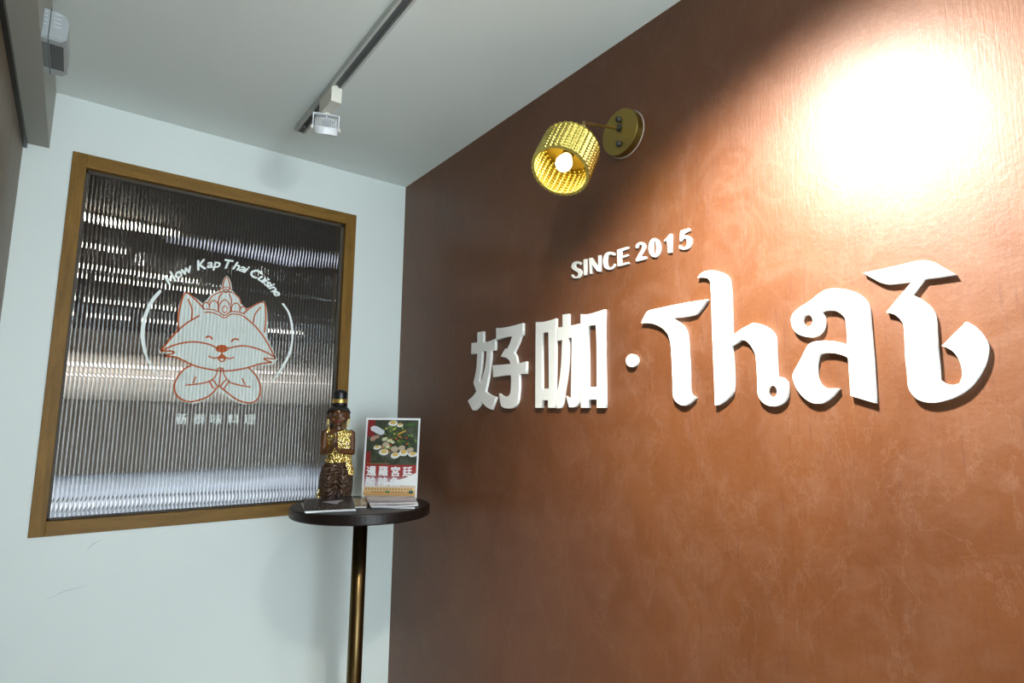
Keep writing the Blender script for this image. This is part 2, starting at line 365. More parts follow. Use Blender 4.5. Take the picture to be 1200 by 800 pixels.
# ------------------------------------------------------------------ the raised sign
DATA = {'G':{'hao':[[[[.6606,1.7408],[.7002,1.74],[.7014,1.6993],[.7382,1.6993],[.7762,1.7046],[.7772,1.6635],[.7511,1.6649],[.7495,1.6375],[.7427,1.5922],[.7325,1.5563],[.719,1.5203],[.7498,1.5067],[.7866,1.4981],[.7606,1.455],[.7286,1.4647],[.6956,1.4834],[.6754,1.4662],[.6506,1.4535],[.6377,1.455],[.6043,1.4898],[.6402,1.5064],[.661,1.5222],[.6403,1.5549],[.6521,1.5836],[.6596,1.6162],[.6623,1.6619],[.6217,1.662],[.6219,1.7044],[.6618,1.7028]],[[.6949,1.6675],[.6935,1.6325],[.6865,1.591],[.6791,1.5611],[.6869,1.5514],[.6995,1.5717],[.7148,1.6078],[.7212,1.6397],[.7229,1.6665]]],[[[.7807,1.7421],[.8231,1.7384],[.875,1.7383],[.9345,1.7408],[.935,1.6998],[.9253,1.6988],[.9116,1.6764],[.8859,1.645],[.8982,1.6323],[.9063,1.6071],[.9265,1.6082],[.9538,1.6109],[.9542,1.5701],[.9166,1.5723],[.9171,1.5349],[.9141,1.5013],[.9075,1.4782],[.8938,1.4645],[.869,1.4588],[.8363,1.46],[.8176,1.4667],[.8098,1.4822],[.8031,1.5109],[.8206,1.503],[.8392,1.499],[.8574,1.5007],[.8681,1.509],[.8714,1.5282],[.8724,1.5541],[.8706,1.5706],[.8266,1.5712],[.767,1.5691],[.7628,1.6114],[.8183,1.6094],[.8678,1.6086],[.8625,1.6199],[.844,1.6309],[.8101,1.6381],[.8359,1.664],[.8485,1.6628],[.8615,1.677],[.8756,1.7029],[.8314,1.7032],[.7818,1.6994]]]],'ga':[[[[1.002,1.7345],[1.0389,1.7311],[1.0728,1.7316],[1.1011,1.734],[1.0998,1.6517],[1.0972,1.5236],[1.096,1.4582],[1.0635,1.4586],[1.0635,1.482],[1.0354,1.4826],[1.0355,1.4589],[1.0012,1.4592],[1.0016,1.594]],[[1.0336,1.696],[1.0648,1.6955],[1.0664,1.6113],[1.0673,1.5183],[1.0345,1.5182]]],[[[1.1312,1.7416],[1.1582,1.7403],[1.158,1.7042],[1.1806,1.7035],[1.2045,1.7043],[1.2016,1.4772],[1.1957,1.4652],[1.1822,1.4593],[1.1594,1.4588],[1.154,1.474],[1.1456,1.4935],[1.1553,1.4871],[1.1674,1.488],[1.1719,1.6656],[1.1566,1.6672],[1.1552,1.6043],[1.1482,1.5506],[1.137,1.5054],[1.1294,1.4703],[1.1213,1.458],[1.1087,1.456],[1.1024,1.4603],[1.0992,1.4855],[1.1132,1.5271],[1.1246,1.5898],[1.1292,1.6633],[1.1075,1.663],[1.1075,1.7049],[1.1312,1.7033]]],[[[1.2106,1.7317],[1.2397,1.7276],[1.2735,1.729],[1.308,1.732],[1.306,1.6709],[1.3053,1.5538],[1.3064,1.456],[1.2739,1.4564],[1.2742,1.4796],[1.2417,1.4803],[1.2414,1.4567],[1.2096,1.457]],[[1.2422,1.6938],[1.2731,1.692],[1.2751,1.6346],[1.2747,1.5154],[1.2403,1.5159]]]],'dot':[[[[1.4233,1.5782],[1.4222,1.573],[1.4194,1.5685],[1.415,1.565],[1.4096,1.5629],[1.4036,1.5625],[1.3975,1.5637],[1.3921,1.5665],[1.3878,1.5707],[1.3851,1.5757],[1.3842,1.5812],[1.3853,1.5865],[1.3882,1.5911],[1.3927,1.5946],[1.3983,1.5967],[1.4043,1.597],[1.4104,1.5956],[1.4157,1.5927],[1.4199,1.5886],[1.4225,1.5836]]]],'T':[[[[1.4386,1.676],[1.4537,1.6974],[1.4592,1.7029],[1.4672,1.706],[1.5135,1.7075],[1.5859,1.7085],[1.6415,1.7067],[1.6306,1.6957],[1.6168,1.6823],[1.6076,1.6758],[1.5754,1.6744],[1.5373,1.6767],[1.5538,1.6653],[1.5699,1.6513],[1.5786,1.6345],[1.5812,1.6165],[1.5823,1.5814],[1.5836,1.5426],[1.5827,1.4928],[1.5869,1.4832],[1.5992,1.4772],[1.5886,1.4691],[1.5747,1.4606],[1.5632,1.4588],[1.5494,1.4637],[1.5379,1.4748],[1.5345,1.4866],[1.5347,1.5219],[1.5331,1.5935],[1.5305,1.6178],[1.5238,1.6367],[1.5094,1.6526],[1.4869,1.6657],[1.461,1.6731]]]],'h':[[[[1.6151,1.7642],[1.6262,1.7729],[1.6396,1.7758],[1.6578,1.7735],[1.6779,1.7658],[1.6924,1.7552],[1.6992,1.7426],[1.7017,1.7197],[1.7017,1.6663],[1.7008,1.6127],[1.7251,1.6261],[1.7532,1.6363],[1.7665,1.6325],[1.7836,1.6233],[1.7959,1.6114],[1.802,1.5984],[1.8022,1.5697],[1.8015,1.5158],[1.8138,1.5132],[1.8227,1.5032],[1.824,1.4901],[1.8198,1.4724],[1.8089,1.4596],[1.792,1.4539],[1.7751,1.4573],[1.7627,1.4677],[1.7568,1.4822],[1.7573,1.5111],[1.7556,1.5654],[1.7483,1.5829],[1.7376,1.5967],[1.724,1.6024],[1.6983,1.5898],[1.7006,1.557],[1.6992,1.4925],[1.6925,1.482],[1.675,1.4674],[1.6574,1.4582],[1.6509,1.4582],[1.6513,1.5163],[1.6508,1.6281],[1.6505,1.7472],[1.6441,1.7567],[1.6311,1.762]],[[1.8003,1.4849],[1.7996,1.4811],[1.7979,1.4777],[1.7954,1.475],[1.7924,1.4733],[1.7891,1.4728],[1.7859,1.4735],[1.783,1.4754],[1.7808,1.4782],[1.7795,1.4817],[1.7792,1.4856],[1.7799,1.4895],[1.7816,1.493],[1.7841,1.4956],[1.7871,1.4973],[1.7904,1.4978],[1.7937,1.497],[1.7965,1.4952],[1.7987,1.4923],[1.8,1.4888]]]],'a':[[[[1.8382,1.632],[1.8424,1.6436],[1.855,1.6539],[1.8793,1.6656],[1.8964,1.6764],[1.9145,1.6834],[1.9377,1.6803],[1.9584,1.6724],[1.9725,1.662],[1.9819,1.6502],[1.9862,1.6376],[1.9869,1.5967],[1.9876,1.544],[1.9865,1.4573],[1.9442,1.472],[1.9443,1.5065],[1.9443,1.5444],[1.9357,1.5498],[1.9207,1.5549],[1.9053,1.5572],[1.8941,1.5559],[1.889,1.552],[1.8848,1.5358],[1.8837,1.5162],[1.8861,1.5029],[1.8919,1.4929],[1.9011,1.4877],[1.9242,1.4868],[1.916,1.4776],[1.9061,1.4682],[1.8915,1.4595],[1.8803,1.4581],[1.8675,1.4616],[1.8548,1.4711],[1.8423,1.4882],[1.8355,1.507],[1.8355,1.5189],[1.845,1.5352],[1.858,1.5562],[1.8673,1.5723],[1.8743,1.5793],[1.8876,1.582],[1.9098,1.5804],[1.9282,1.5762],[1.9444,1.5692],[1.9451,1.5953],[1.944,1.6196],[1.9391,1.6284],[1.9318,1.6353],[1.9213,1.6401],[1.9072,1.6412],[1.9,1.6395],[1.9048,1.6282],[1.9051,1.6182],[1.9012,1.6054],[1.8916,1.5949],[1.8783,1.5913],[1.8652,1.5938],[1.8504,1.6012],[1.8408,1.6143]],[[1.8822,1.6245],[1.8815,1.6208],[1.8798,1.6177],[1.8773,1.6153],[1.8743,1.6139],[1.871,1.6137],[1.8677,1.6147],[1.8649,1.6168],[1.8627,1.6198],[1.8613,1.6234],[1.861,1.6273],[1.8618,1.631],[1.8635,1.6342],[1.866,1.6366],[1.8691,1.6379],[1.8724,1.638],[1.8756,1.637],[1.8785,1.6348],[1.8806,1.6318],[1.8819,1.6283]]]],'i':[[[[1.9814,1.7031],[2.0062,1.7038],[2.0389,1.7052],[2.0702,1.707],[2.0821,1.7055],[2.095,1.6998],[2.1044,1.6908],[2.1242,1.6723],[2.1059,1.672],[2.0783,1.6731],[2.0583,1.6482],[2.074,1.635],[2.0848,1.621],[2.0895,1.6065],[2.0893,1.5652],[2.0892,1.5176],[2.0885,1.4958],[2.095,1.4888],[2.1058,1.485],[2.1156,1.4879],[2.12,1.4992],[2.1207,1.5123],[2.1185,1.5256],[2.1127,1.5393],[2.105,1.5474],[2.0955,1.5527],[2.1329,1.5898],[2.1428,1.5809],[2.1522,1.5667],[2.1574,1.5516],[2.1572,1.5387],[2.1524,1.5198],[2.1416,1.498],[2.127,1.4793],[2.1099,1.4668],[2.09,1.459],[2.0727,1.4566],[2.0555,1.4614],[2.0458,1.4719],[2.0407,1.4859],[2.0406,1.5069],[2.04,1.5421],[2.0413,1.5952],[2.0368,1.6066],[2.028,1.6168],[2.0149,1.6223],[2.0398,1.6495],[2.06,1.6719],[2.0239,1.6735],[2.0112,1.6785],[1.9985,1.6884],[1.9888,1.6967]]]],'S':[[[[1.2093,1.8848],[1.2049,1.8831],[1.1988,1.8879],[1.1914,1.8903],[1.1864,1.8896],[1.1838,1.8857],[1.1851,1.8819],[1.1913,1.8771],[1.2036,1.8711],[1.2109,1.8643],[1.2121,1.858],[1.2096,1.8498],[1.2022,1.8451],[1.1923,1.8444],[1.1798,1.8468],[1.1711,1.8517],[1.166,1.8565],[1.1678,1.8615],[1.1736,1.8595],[1.1774,1.8543],[1.1861,1.8509],[1.1936,1.8512],[1.1973,1.8548],[1.1961,1.8594],[1.1899,1.8651],[1.1775,1.872],[1.1699,1.8789],[1.1674,1.8847],[1.1687,1.8916],[1.1738,1.8967],[1.1827,1.8984],[1.1951,1.8966],[1.2038,1.893],[1.2099,1.889]]]],'I':[[[[1.2197,1.8965],[1.233,1.8954],[1.2337,1.8468],[1.2205,1.8477]]]],'N':[[[[1.2432,1.8957],[1.255,1.8945],[1.2806,1.862],[1.2804,1.8955],[1.2908,1.894],[1.2917,1.8451],[1.2758,1.8487],[1.2541,1.8744],[1.2554,1.8459],[1.2455,1.8476]]]],'C':[[[[1.3453,1.8822],[1.341,1.8812],[1.3356,1.8847],[1.3302,1.8876],[1.3236,1.8879],[1.3181,1.885],[1.3151,1.8773],[1.3151,1.8657],[1.3176,1.8568],[1.323,1.8516],[1.3307,1.85],[1.3383,1.8525],[1.3427,1.8581],[1.347,1.8548],[1.3443,1.8496],[1.336,1.8448],[1.3251,1.8437],[1.3141,1.8476],[1.3054,1.8544],[1.301,1.8637],[1.2994,1.8741],[1.3018,1.8853],[1.3082,1.8939],[1.3171,1.8969],[1.3282,1.8957],[1.339,1.8916],[1.345,1.8876]]]],'E':[[[[1.3541,1.895],[1.3732,1.8954],[1.394,1.8949],[1.3964,1.8916],[1.3939,1.889],[1.371,1.8881],[1.3702,1.873],[1.3935,1.8733],[1.3951,1.8694],[1.3701,1.8682],[1.3686,1.8515],[1.3951,1.8515],[1.397,1.8466],[1.3774,1.8464],[1.3554,1.847]]]],'2':[[[[1.4213,1.8905],[1.4254,1.8951],[1.4334,1.8971],[1.4432,1.8955],[1.4508,1.8913],[1.455,1.8856],[1.4544,1.8779],[1.4483,1.8684],[1.4363,1.8562],[1.4557,1.8539],[1.457,1.8477],[1.4535,1.8462],[1.4212,1.8469],[1.4209,1.8517],[1.4306,1.8646],[1.4407,1.8749],[1.4438,1.882],[1.4426,1.8878],[1.4381,1.8904],[1.4332,1.89],[1.4311,1.885],[1.4261,1.8822],[1.4221,1.8847]]]],'0':[[[[1.5045,1.8658],[1.5033,1.8582],[1.5004,1.8517],[1.4959,1.8471],[1.4905,1.8447],[1.4844,1.8448],[1.4784,1.8474],[1.473,1.8522],[1.4688,1.8589],[1.4662,1.8668],[1.4654,1.875],[1.4666,1.8828],[1.4696,1.8893],[1.4742,1.894],[1.4798,1.8963],[1.4859,1.896],[1.4919,1.8933],[1.4971,1.8883],[1.5012,1.8816],[1.5037,1.8739]],[[1.4911,1.8685],[1.4906,1.8627],[1.4897,1.8576],[1.4884,1.8536],[1.4868,1.8513],[1.4852,1.8507],[1.4835,1.852],[1.4821,1.8551],[1.481,1.8596],[1.4804,1.8651],[1.4803,1.871],[1.4807,1.8769],[1.4816,1.882],[1.483,1.886],[1.4845,1.8883],[1.4862,1.8888],[1.4879,1.8875],[1.4893,1.8844],[1.4904,1.8799],[1.491,1.8744]]]],'1':[[[[1.5162,1.8822],[1.5254,1.8875],[1.5355,1.895],[1.5413,1.8929],[1.5401,1.845],[1.5277,1.8464],[1.5262,1.8835],[1.5206,1.8781],[1.5171,1.8797]]]],'5':[[[[1.5678,1.8946],[1.5781,1.8948],[1.5932,1.8948],[1.5966,1.8878],[1.5896,1.8874],[1.5769,1.8849],[1.5749,1.8766],[1.5825,1.8783],[1.5908,1.8755],[1.5973,1.8695],[1.5995,1.8624],[1.5983,1.8526],[1.5923,1.8454],[1.583,1.8432],[1.5729,1.8448],[1.562,1.8503],[1.5631,1.8589],[1.5674,1.8571],[1.5714,1.851],[1.5781,1.849],[1.5824,1.8506],[1.5857,1.8571],[1.5855,1.8659],[1.5823,1.8718],[1.5773,1.873],[1.5712,1.8694],[1.5694,1.8662],[1.5644,1.8696]]]]},'Em':{'sil':[[-.7455,1.9703],[-.7544,1.9572],[-.7598,1.9304],[-.7657,1.9105],[-.7904,1.8935],[-.8064,1.8684],[-.821,1.8505],[-.8503,1.8705],[-.8858,1.8853],[-.8968,1.8445],[-.901,1.8051],[-.8979,1.7345],[-.9163,1.7008],[-.9483,1.6588],[-.9491,1.6487],[-.9179,1.6511],[-.932,1.6362],[-.8947,1.6345],[-.8454,1.6124],[-.8688,1.5866],[-.886,1.5572],[-.8945,1.5254],[-.8872,1.5007],[-.8662,1.4794],[-.8376,1.4695],[-.8039,1.4748],[-.7706,1.495],[-.7431,1.5219],[-.7051,1.4938],[-.6672,1.4751],[-.6295,1.4707],[-.6048,1.48],[-.5903,1.5041],[-.5897,1.5448],[-.602,1.5851],[-.6294,1.6128],[-.5949,1.6252],[-.5496,1.6343],[-.5343,1.6563],[-.557,1.6985],[-.5808,1.7523],[-.5817,1.8082],[-.5892,1.8637],[-.6001,1.8891],[-.6304,1.8725],[-.6641,1.8487],[-.6808,1.8625],[-.692,1.8886],[-.7087,1.9036],[-.7207,1.9156],[-.7269,1.9422],[-.7364,1.9628]],'str':[[8,False,[[-.8938,1.7317],[-.8977,1.8055],[-.8826,1.8805],[-.8498,1.8639],[-.8154,1.83]]],[7,False,[[-.8726,1.8608],[-.8555,1.8237],[-.854,1.7812]]],[8,False,[[-.6752,1.8253],[-.6486,1.8562],[-.6017,1.8833],[-.5896,1.8284],[-.5905,1.7597]]],[7,False,[[-.6115,1.8623],[-.6309,1.8306],[-.635,1.7954]]],[8,False,[[-.8279,1.802],[-.8711,1.7663],[-.9068,1.7208],[-.9455,1.6572]]],[8,False,[[-.9454,1.6553],[-.9186,1.6593],[-.9006,1.6544],[-.9322,1.6393]]],[8,False,[[-.6747,1.8185],[-.6311,1.7854],[-.5891,1.7376],[-.5411,1.6579]]],[7,False,[[-.541,1.6565],[-.5871,1.6546],[-.5567,1.6415]]],[8,False,[[-.9322,1.6393],[-.8893,1.6362],[-.8252,1.6085],[-.7364,1.5963],[-.6638,1.6087],[-.5954,1.6334],[-.5534,1.6417]]],[8,False,[[-.9428,1.6574],[-.8985,1.6845],[-.8434,1.6996],[-.791,1.6957],[-.7605,1.6831]]],[8,False,[[-.7214,1.685],[-.6699,1.6994],[-.6187,1.6935],[-.5722,1.6778],[-.5413,1.6614]]],[9,False,[[-.8014,1.7191],[-.7931,1.7252],[-.7841,1.7227],[-.7776,1.7147]]],[9,False,[[-.711,1.7114],[-.7037,1.7215],[-.6934,1.7245],[-.6838,1.7206]]],[7,False,[[-.7415,1.6701],[-.7405,1.6556]]],[7,False,[[-.7877,1.6501],[-.7695,1.6435],[-.752,1.6481],[-.7408,1.6595],[-.7269,1.6499],[-.7126,1.6456],[-.6965,1.6521]]],[7,False,[[-.7543,1.6466],[-.7482,1.6365],[-.7389,1.6318],[-.7302,1.6377],[-.7256,1.6487]]],[6,False,[[-.8182,1.8283],[-.7888,1.8306],[-.7645,1.8242],[-.7425,1.8126],[-.7222,1.8293],[-.6976,1.8322],[-.6722,1.8284]]],[6,False,[[-.8127,1.817],[-.788,1.8186],[-.7636,1.8122],[-.7418,1.8026],[-.7214,1.8185],[-.697,1.8227],[-.6766,1.8183]]],[6,False,[[-.8188,1.8303],[-.82,1.8379],[-.8188,1.8454],[-.8154,1.8514],[-.8105,1.8545],[-.8052,1.854],[-.8005,1.8502],[-.7974,1.8437],[-.7965,1.836]]],[6,False,[[-.7976,1.8375],[-.797,1.8489],[-.7934,1.8585],[-.7877,1.8647],[-.7808,1.8661],[-.7741,1.8625],[-.7688,1.8546],[-.7659,1.8438],[-.766,1.8323]]],[6,False,[[-.7633,1.825],[-.7628,1.852],[-.7456,1.8746],[-.7252,1.8548],[-.7221,1.8279]]],[5,False,[[-.735,1.8372],[-.7377,1.8461],[-.7431,1.8497],[-.7484,1.8463],[-.7508,1.8376],[-.749,1.8282],[-.744,1.823],[-.7384,1.8248],[-.7352,1.8326]]],[6,False,[[-.7176,1.8307],[-.7193,1.8414],[-.7179,1.852],[-.7138,1.8605],[-.7077,1.8655],[-.7007,1.866],[-.6942,1.8617],[-.6893,1.8536],[-.6871,1.8431]]],[6,False,[[-.6882,1.8346],[-.6884,1.8417],[-.6864,1.8483],[-.6824,1.8532],[-.6772,1.8554],[-.6718,1.8545],[-.6672,1.8507],[-.6642,1.8447],[-.6635,1.8376]]],[6,False,[[-.8037,1.8554],[-.7897,1.8841],[-.7639,1.9013],[-.746,1.9065],[-.7181,1.905],[-.6951,1.8882],[-.6847,1.8641]]],[6,False,[[-.7547,1.9005],[-.7655,1.882],[-.7678,1.8547]]],[6,False,[[-.7333,1.9015],[-.7227,1.8811],[-.721,1.8574]]],[5,False,[[-.7512,1.9112],[-.7534,1.9151],[-.7582,1.9163],[-.7631,1.9144],[-.7656,1.9102],[-.7643,1.9061],[-.7599,1.9041],[-.7547,1.9053],[-.7515,1.9091]]],[5,False,[[-.7359,1.9114],[-.7383,1.9157],[-.7436,1.9171],[-.7489,1.9149],[-.7516,1.9103],[-.7502,1.9057],[-.7454,1.9034],[-.7397,1.9048],[-.7362,1.909]]],[5,False,[[-.7225,1.914],[-.7245,1.9179],[-.729,1.9192],[-.7336,1.9173],[-.7359,1.9131],[-.7346,1.9089],[-.7305,1.9069],[-.7257,1.908],[-.7227,1.9118]]],[6,False,[[-.7561,1.9201],[-.7535,1.945],[-.7452,1.9655],[-.7353,1.9478],[-.7285,1.9213]]],[5,False,[[-.7561,1.9201],[-.7424,1.9262],[-.7285,1.9213]]],[8,False,[[-.8425,1.6106],[-.869,1.5898],[-.8883,1.5508],[-.8902,1.5193],[-.8755,1.4917],[-.8436,1.4756],[-.8101,1.481],[-.7711,1.5014],[-.7442,1.5382]]],[8,False,[[-.6422,1.6154],[-.6116,1.5846],[-.593,1.5447],[-.5935,1.504],[-.6143,1.4798],[-.6425,1.477],[-.6806,1.4912],[-.719,1.5196],[-.7424,1.5383]]],[7,False,[[-.7778,1.5542],[-.76,1.5265]]],[7,False,[[-.7667,1.5632],[-.7458,1.5355]]],[7,False,[[-.7066,1.5596],[-.7266,1.5258]]],[7,False,[[-.718,1.5657],[-.7382,1.5371]]],[7,False,[[-.7638,1.5634],[-.7919,1.5477],[-.8565,1.5352]]],[7,False,[[-.8318,1.544],[-.8235,1.57]]],[7,False,[[-.7062,1.553],[-.6719,1.5446],[-.6276,1.5378]]],[7,False,[[-.6483,1.5457],[-.6625,1.5718]]],[6,False,[[-.7649,1.562],[-.7534,1.5835],[-.7534,1.5999],[-.7461,1.6069],[-.7403,1.6007],[-.7418,1.537]]],[6,False,[[-.7403,1.6007],[-.7342,1.6077],[-.7284,1.5849],[-.7194,1.5689],[-.7064,1.5563]]]],'nose':[[-.7201,1.6838],[-.7209,1.6792],[-.7238,1.6749],[-.7285,1.6712],[-.7346,1.6687],[-.7414,1.6674],[-.7482,1.6676],[-.7545,1.6692],[-.7596,1.672],[-.763,1.6758],[-.7644,1.6802],[-.7637,1.6847],[-.7608,1.689],[-.7562,1.6926],[-.7502,1.6952],[-.7434,1.6965],[-.7365,1.6964],[-.7301,1.6949],[-.725,1.692],[-.7215,1.6882]],'tongue':[[-.7521,1.6494],[-.7406,1.6569],[-.7281,1.6512],[-.7305,1.641],[-.7397,1.6437],[-.7484,1.6398]],'arcs':[[[-.9634,1.8852],[-.9875,1.8485],[-1.0053,1.7925],[-1.0127,1.7354],[-1.0077,1.6862],[-.9882,1.6259],[-.9582,1.5814],[-.9217,1.5461],[-.9559,1.5859],[-.9803,1.6265],[-.9957,1.6873],[-.9997,1.7368],[-.9945,1.7907],[-.9787,1.8389],[-.9594,1.8748]],[[-.5316,1.8867],[-.5056,1.8526],[-.4902,1.804],[-.4834,1.7474],[-.491,1.6898],[-.5147,1.6317],[-.5368,1.5886],[-.5608,1.5495],[-.5268,1.5891],[-.5025,1.6325],[-.48,1.6906],[-.4752,1.7482],[-.4813,1.805],[-.4967,1.8537],[-.5236,1.8899]]],'textbase':[[-.9369,1.9312],[-.8945,1.963],[-.845,1.9946],[-.7984,2.006],[-.7538,2.0185],[-.7037,2.0139],[-.6517,2.0015],[-.6043,1.975],[-.5763,1.9543],[-.5475,1.9247]],'textH':[[-.8884,1.5163],[-.8884,1.5163]],'cjk':[[-.8818,1.431],[-.6019,1.4351],[-.8789,1.3932],[-.5992,1.3944]]}}
def wall_sign(key, name, label, depth, group):
    """outlines are (distance from the corner, height) on the brown wall"""
    bmj = bmesh.new()
    L = DATA['G'][key]
    zs = [p for lp in L for p in lp[0]]
    bx = sum(p[0] for p in zs)/len(zs); bz = min(p[1] for p in zs)
    for lp in L:
        me = curve_mesh([[(p[0]-bx, p[1]-bz) for p in l] for l in lp], depth, .0006, 4, 34)
        bmj.from_mesh(me); bpy.data.meshes.remove(me)
    o = obj(name, bmj, M_LETTER)
    # local x -> -Y (away from the corner), local y -> Z, local z -> -X (out of the wall)
    o.matrix_world = Matrix(((0, 0, -1, -.0004), (-1, 0, 0, -bx), (0, 1, 0, bz), (0, 0, 0, 1)))
    return tag(o, label, 'sign letter', group)
big = 'large raised characters of the wall sign'; sm = 'small raised characters above the large sign'
wall_sign('hao', 'raised_character', 'large white raised Chinese character nearest the room corner, of woman and child strokes', .0105, big)
wall_sign('ga', 'raised_character', 'large white raised Chinese character with two box shapes, just left of the round dot', .0105, big)
wall_sign('dot', 'raised_dot', 'small white round raised dot between the Chinese characters and the big capital T', .0105, big)
wall_sign('T', 'raised_letter', 'large white raised capital T with hooked foot, right of the dot', .0105, big)
wall_sign('h', 'raised_letter', 'tall white raised letter h with looped foot, right of the large T', .0105, big)
wall_sign('a', 'raised_letter', 'large white raised letter a with looped head, between the tall h and the last letter', .0105, big)
wall_sign('i', 'raised_letter', 'large white raised last letter with flag top and curled tail, under the bright light pool', .0105, big)
for ch, d in (('S', 'small white raised letter S that starts the small upper line'), ('I', 'small white raised letter I between S and N of the upper line'),
              ('N', 'small white raised letter N between I and C of the upper line'), ('C', 'small white raised letter C between N and E of the upper line'),
              ('E', 'small white raised letter E just before the numeral 2'), ('2', 'white raised numeral 2, first of the four numerals'),
              ('0', 'oval white raised numeral 0 with a slit opening, second of the four numerals'), ('1', 'slim white raised numeral 1, third of the four numerals'),
              ('5', 'white raised numeral 5 that ends the small upper line')):
    wall_sign(ch, 'raised_letter' if ch.isalpha() else 'raised_numeral', d, .006, sm)

# ------------------------------------------------------------------ the film emblem on the ribbed glass
EM = DATA['Em']
dec = empty('window_emblem', (0, .0186, 1.35)); tag(dec, 'white and orange emblem film with arched script on the ribbed window glass', 'decal')
def film(name, me_or_loops, m, lift, sub=4, corner=45):
    me = me_or_loops if isinstance(me_or_loops, bpy.types.Mesh) else curve_mesh(me_or_loops, 0, 0, sub, corner)
    o = link(name, me, m, dec)
    # parent at (0,.0188,1.35): x stays, mesh y -> z, faces the entry
    o.matrix_parent_inverse = Matrix()
    o.matrix_local = Matrix(((1, 0, 0, 0), (0, 0, 1, -lift), (0, 1, 0, -1.35), (0, 0, 0, 1)))
    return o
film('face_film', [EM['sil']], M_VWHITE, 0)
def stroke_loop(pts, w):
    P = [Vector(p) for p in pts]
    if len(P) > 2:   # smooth open polyline
        Q = []
        for i in range(len(P)-1):
            p0 = P[max(i-1, 0)]; p1 = P[i]; p2 = P[i+1]; p3 = P[min(i+2, len(P)-1)]
            for t in [j/5 for j in range(5)]:
                Q.append(.5*((2*p1)+(p2-p0)*t+(2*p0-5*p1+4*p2-p3)*t*t+(-p0+3*p1-3*p2+p3)*t**3))
        P = Q+[P[-1]]
    Lf, Rt = [], []
    for i, p in enumerate(P):
        d = (P[min(i+1, len(P)-1)]-P[max(i-1, 0)])
        d = d.normalized() if d.length > 1e-8 else Vector((1, 0)); n = Vector((-d.y, d.x))*w/2
        Lf.append(p+n); Rt.append(p-n)
    return Lf, Rt
bm = bmesh.new()
for w, cl, pts in EM['str']:
    A, Bq = stroke_loop(pts, w*.00074)
    va = [bm.verts.new((p.x, p.y, 0)) for p in A]; vb = [bm.verts.new((p.x, p.y, 0)) for p in Bq]
    for i in range(len(va)-1): bm.faces.new((va[i], va[i+1], vb[i+1], vb[i]))
me = bpy.data.meshes.new('outline'); bm.to_mesh(me); bm.free(); film('outline_film', me, M_VORANGE, .0003)
film('nose_film', [EM['nose']], M_VORANGE, .0004); film('tongue_film', [EM['tongue']], M_VORANGE, .0004)
for a in EM['arcs']: film('arc_film', [a], M_VPINK, .0001)
# arched script: fit a circle through the traced text line
T = np.array(EM['textbase']); A_ = np.c_[2*T, np.ones(len(T))]; sol = np.linalg.lstsq(A_, (T**2).sum(1), rcond=None)[0]
cx, cy = sol[0], sol[1]; rr = math.sqrt(sol[2]+cx*cx+cy*cy)
a0 = math.atan2(T[0][1]-cy, T[0][0]-cx); a1 = math.atan2(T[-1][1]-cy, T[-1][0]-cx)
s = 'How Kap Thai Cuisine'; size = .047
ws = [(.013 if c == ' ' else width_of(c, size)+.0015) for c in s]
tot = sum(ws); arc_len = (a0-a1)*rr + ws[0]/2+ws[-1]/2; fct = arc_len/tot
pos = 0
for c, w in zip(s, ws):
    mid_ = pos+w/2; pos += w
    if c == ' ': continue
    ang = a0 + ws[0]*fct/2/rr - mid_*fct/rr
    me = text_mesh(c, size, .0012, .30)
    xs = [v.co.x for v in me.vertices]; me.transform(Matrix.Translation((-(min(xs)+max(xs))/2, -.001, 0)))
    rise = .003 if c.isupper() else 0
    me.transform(Matrix.Translation((cx+rr*math.cos(ang), cy+rr*math.sin(ang), 0)) @ Matrix.Rotation(ang-PI/2, 4, 'Z') @ Matrix.Diagonal((min(fct, 1.12), 1.0+ (.12 if c.isupper() else 0), 1, 1)))
    film('script_letter', me, M_VPINK, .0002)
q = EM['cjk']
for i, c in enumerate('新泰味料理'):
    x = q[0][0] + (q[1][0]-q[0][0])*(i*5.06+1.9)/24.0; y = (q[0][1]+q[2][1])/2
    me = text_mesh(c, .044, .0005)
    xs = [v.co.x for v in me.vertices]; yy = [v.co.y for v in me.vertices]
    me.transform(Matrix.Translation((x-(min(xs)+max(xs))/2, y-(min(yy)+max(yy))/2, 0)))
    film('printed_character', me, M_VPINK, .0002)

# ------------------------------------------------------------------ brass wall lamp
lamp = empty('wall_lamp', (0, -1.388, 2.225)); tag(lamp, 'brass wall lamp with ribbed gold drum shade and glowing bulb above the sign', 'lamp')
LW = Matrix.Translation((0, 1.388, -2.225))
def lobj(name, bm, m, parent=lamp, smooth=False):
    bmesh.ops.transform(bm, matrix=LW, verts=bm.verts); return obj(name, bm, m, parent, smooth)
PM = Matrix.Translation((0, -1.388, 2.225)) @ Matrix.Rotation(-PI/2, 4, 'Y')     # local z -> -X
bm = bmesh.new(); lathe(bm, [(.066, .0005), (.066, .025), (.0645, .0265), (0, .0268)], PM, 64)
wp = lobj('wall_plate', bm, M_BRASS)
bm = bmesh.new(); lathe(bm, [(.0682, .0003), (.0682, .0022), (.0655, .0025), (.0655, .0003)], PM, 64, False); lobj('mounting_ring', bm, mat('pale_sealant', (.42, .36, .33), .6))
for dz in (.036, -.036):
    bm = bmesh.new(); lathe(bm, [(.008, .0262), (.0085, .030), (.007, .035), (0, .0365)], PM @ Matrix.Translation((dz, 0, 0)), 20); lobj('screw_cap', bm, M_DARKM, smooth=True)
A0 = Vector((-.026, -1.386, 2.236)); J = Vector((-.157, -1.386, 2.208))
bm = bmesh.new(); lathe(bm, [(.010, .0262), (.010, .031), (.006, .034), (0, .0342)], PM @ Matrix.Translation((.011, 0, 0)), 20); lobj('arm_collar', bm, M_DARKM)
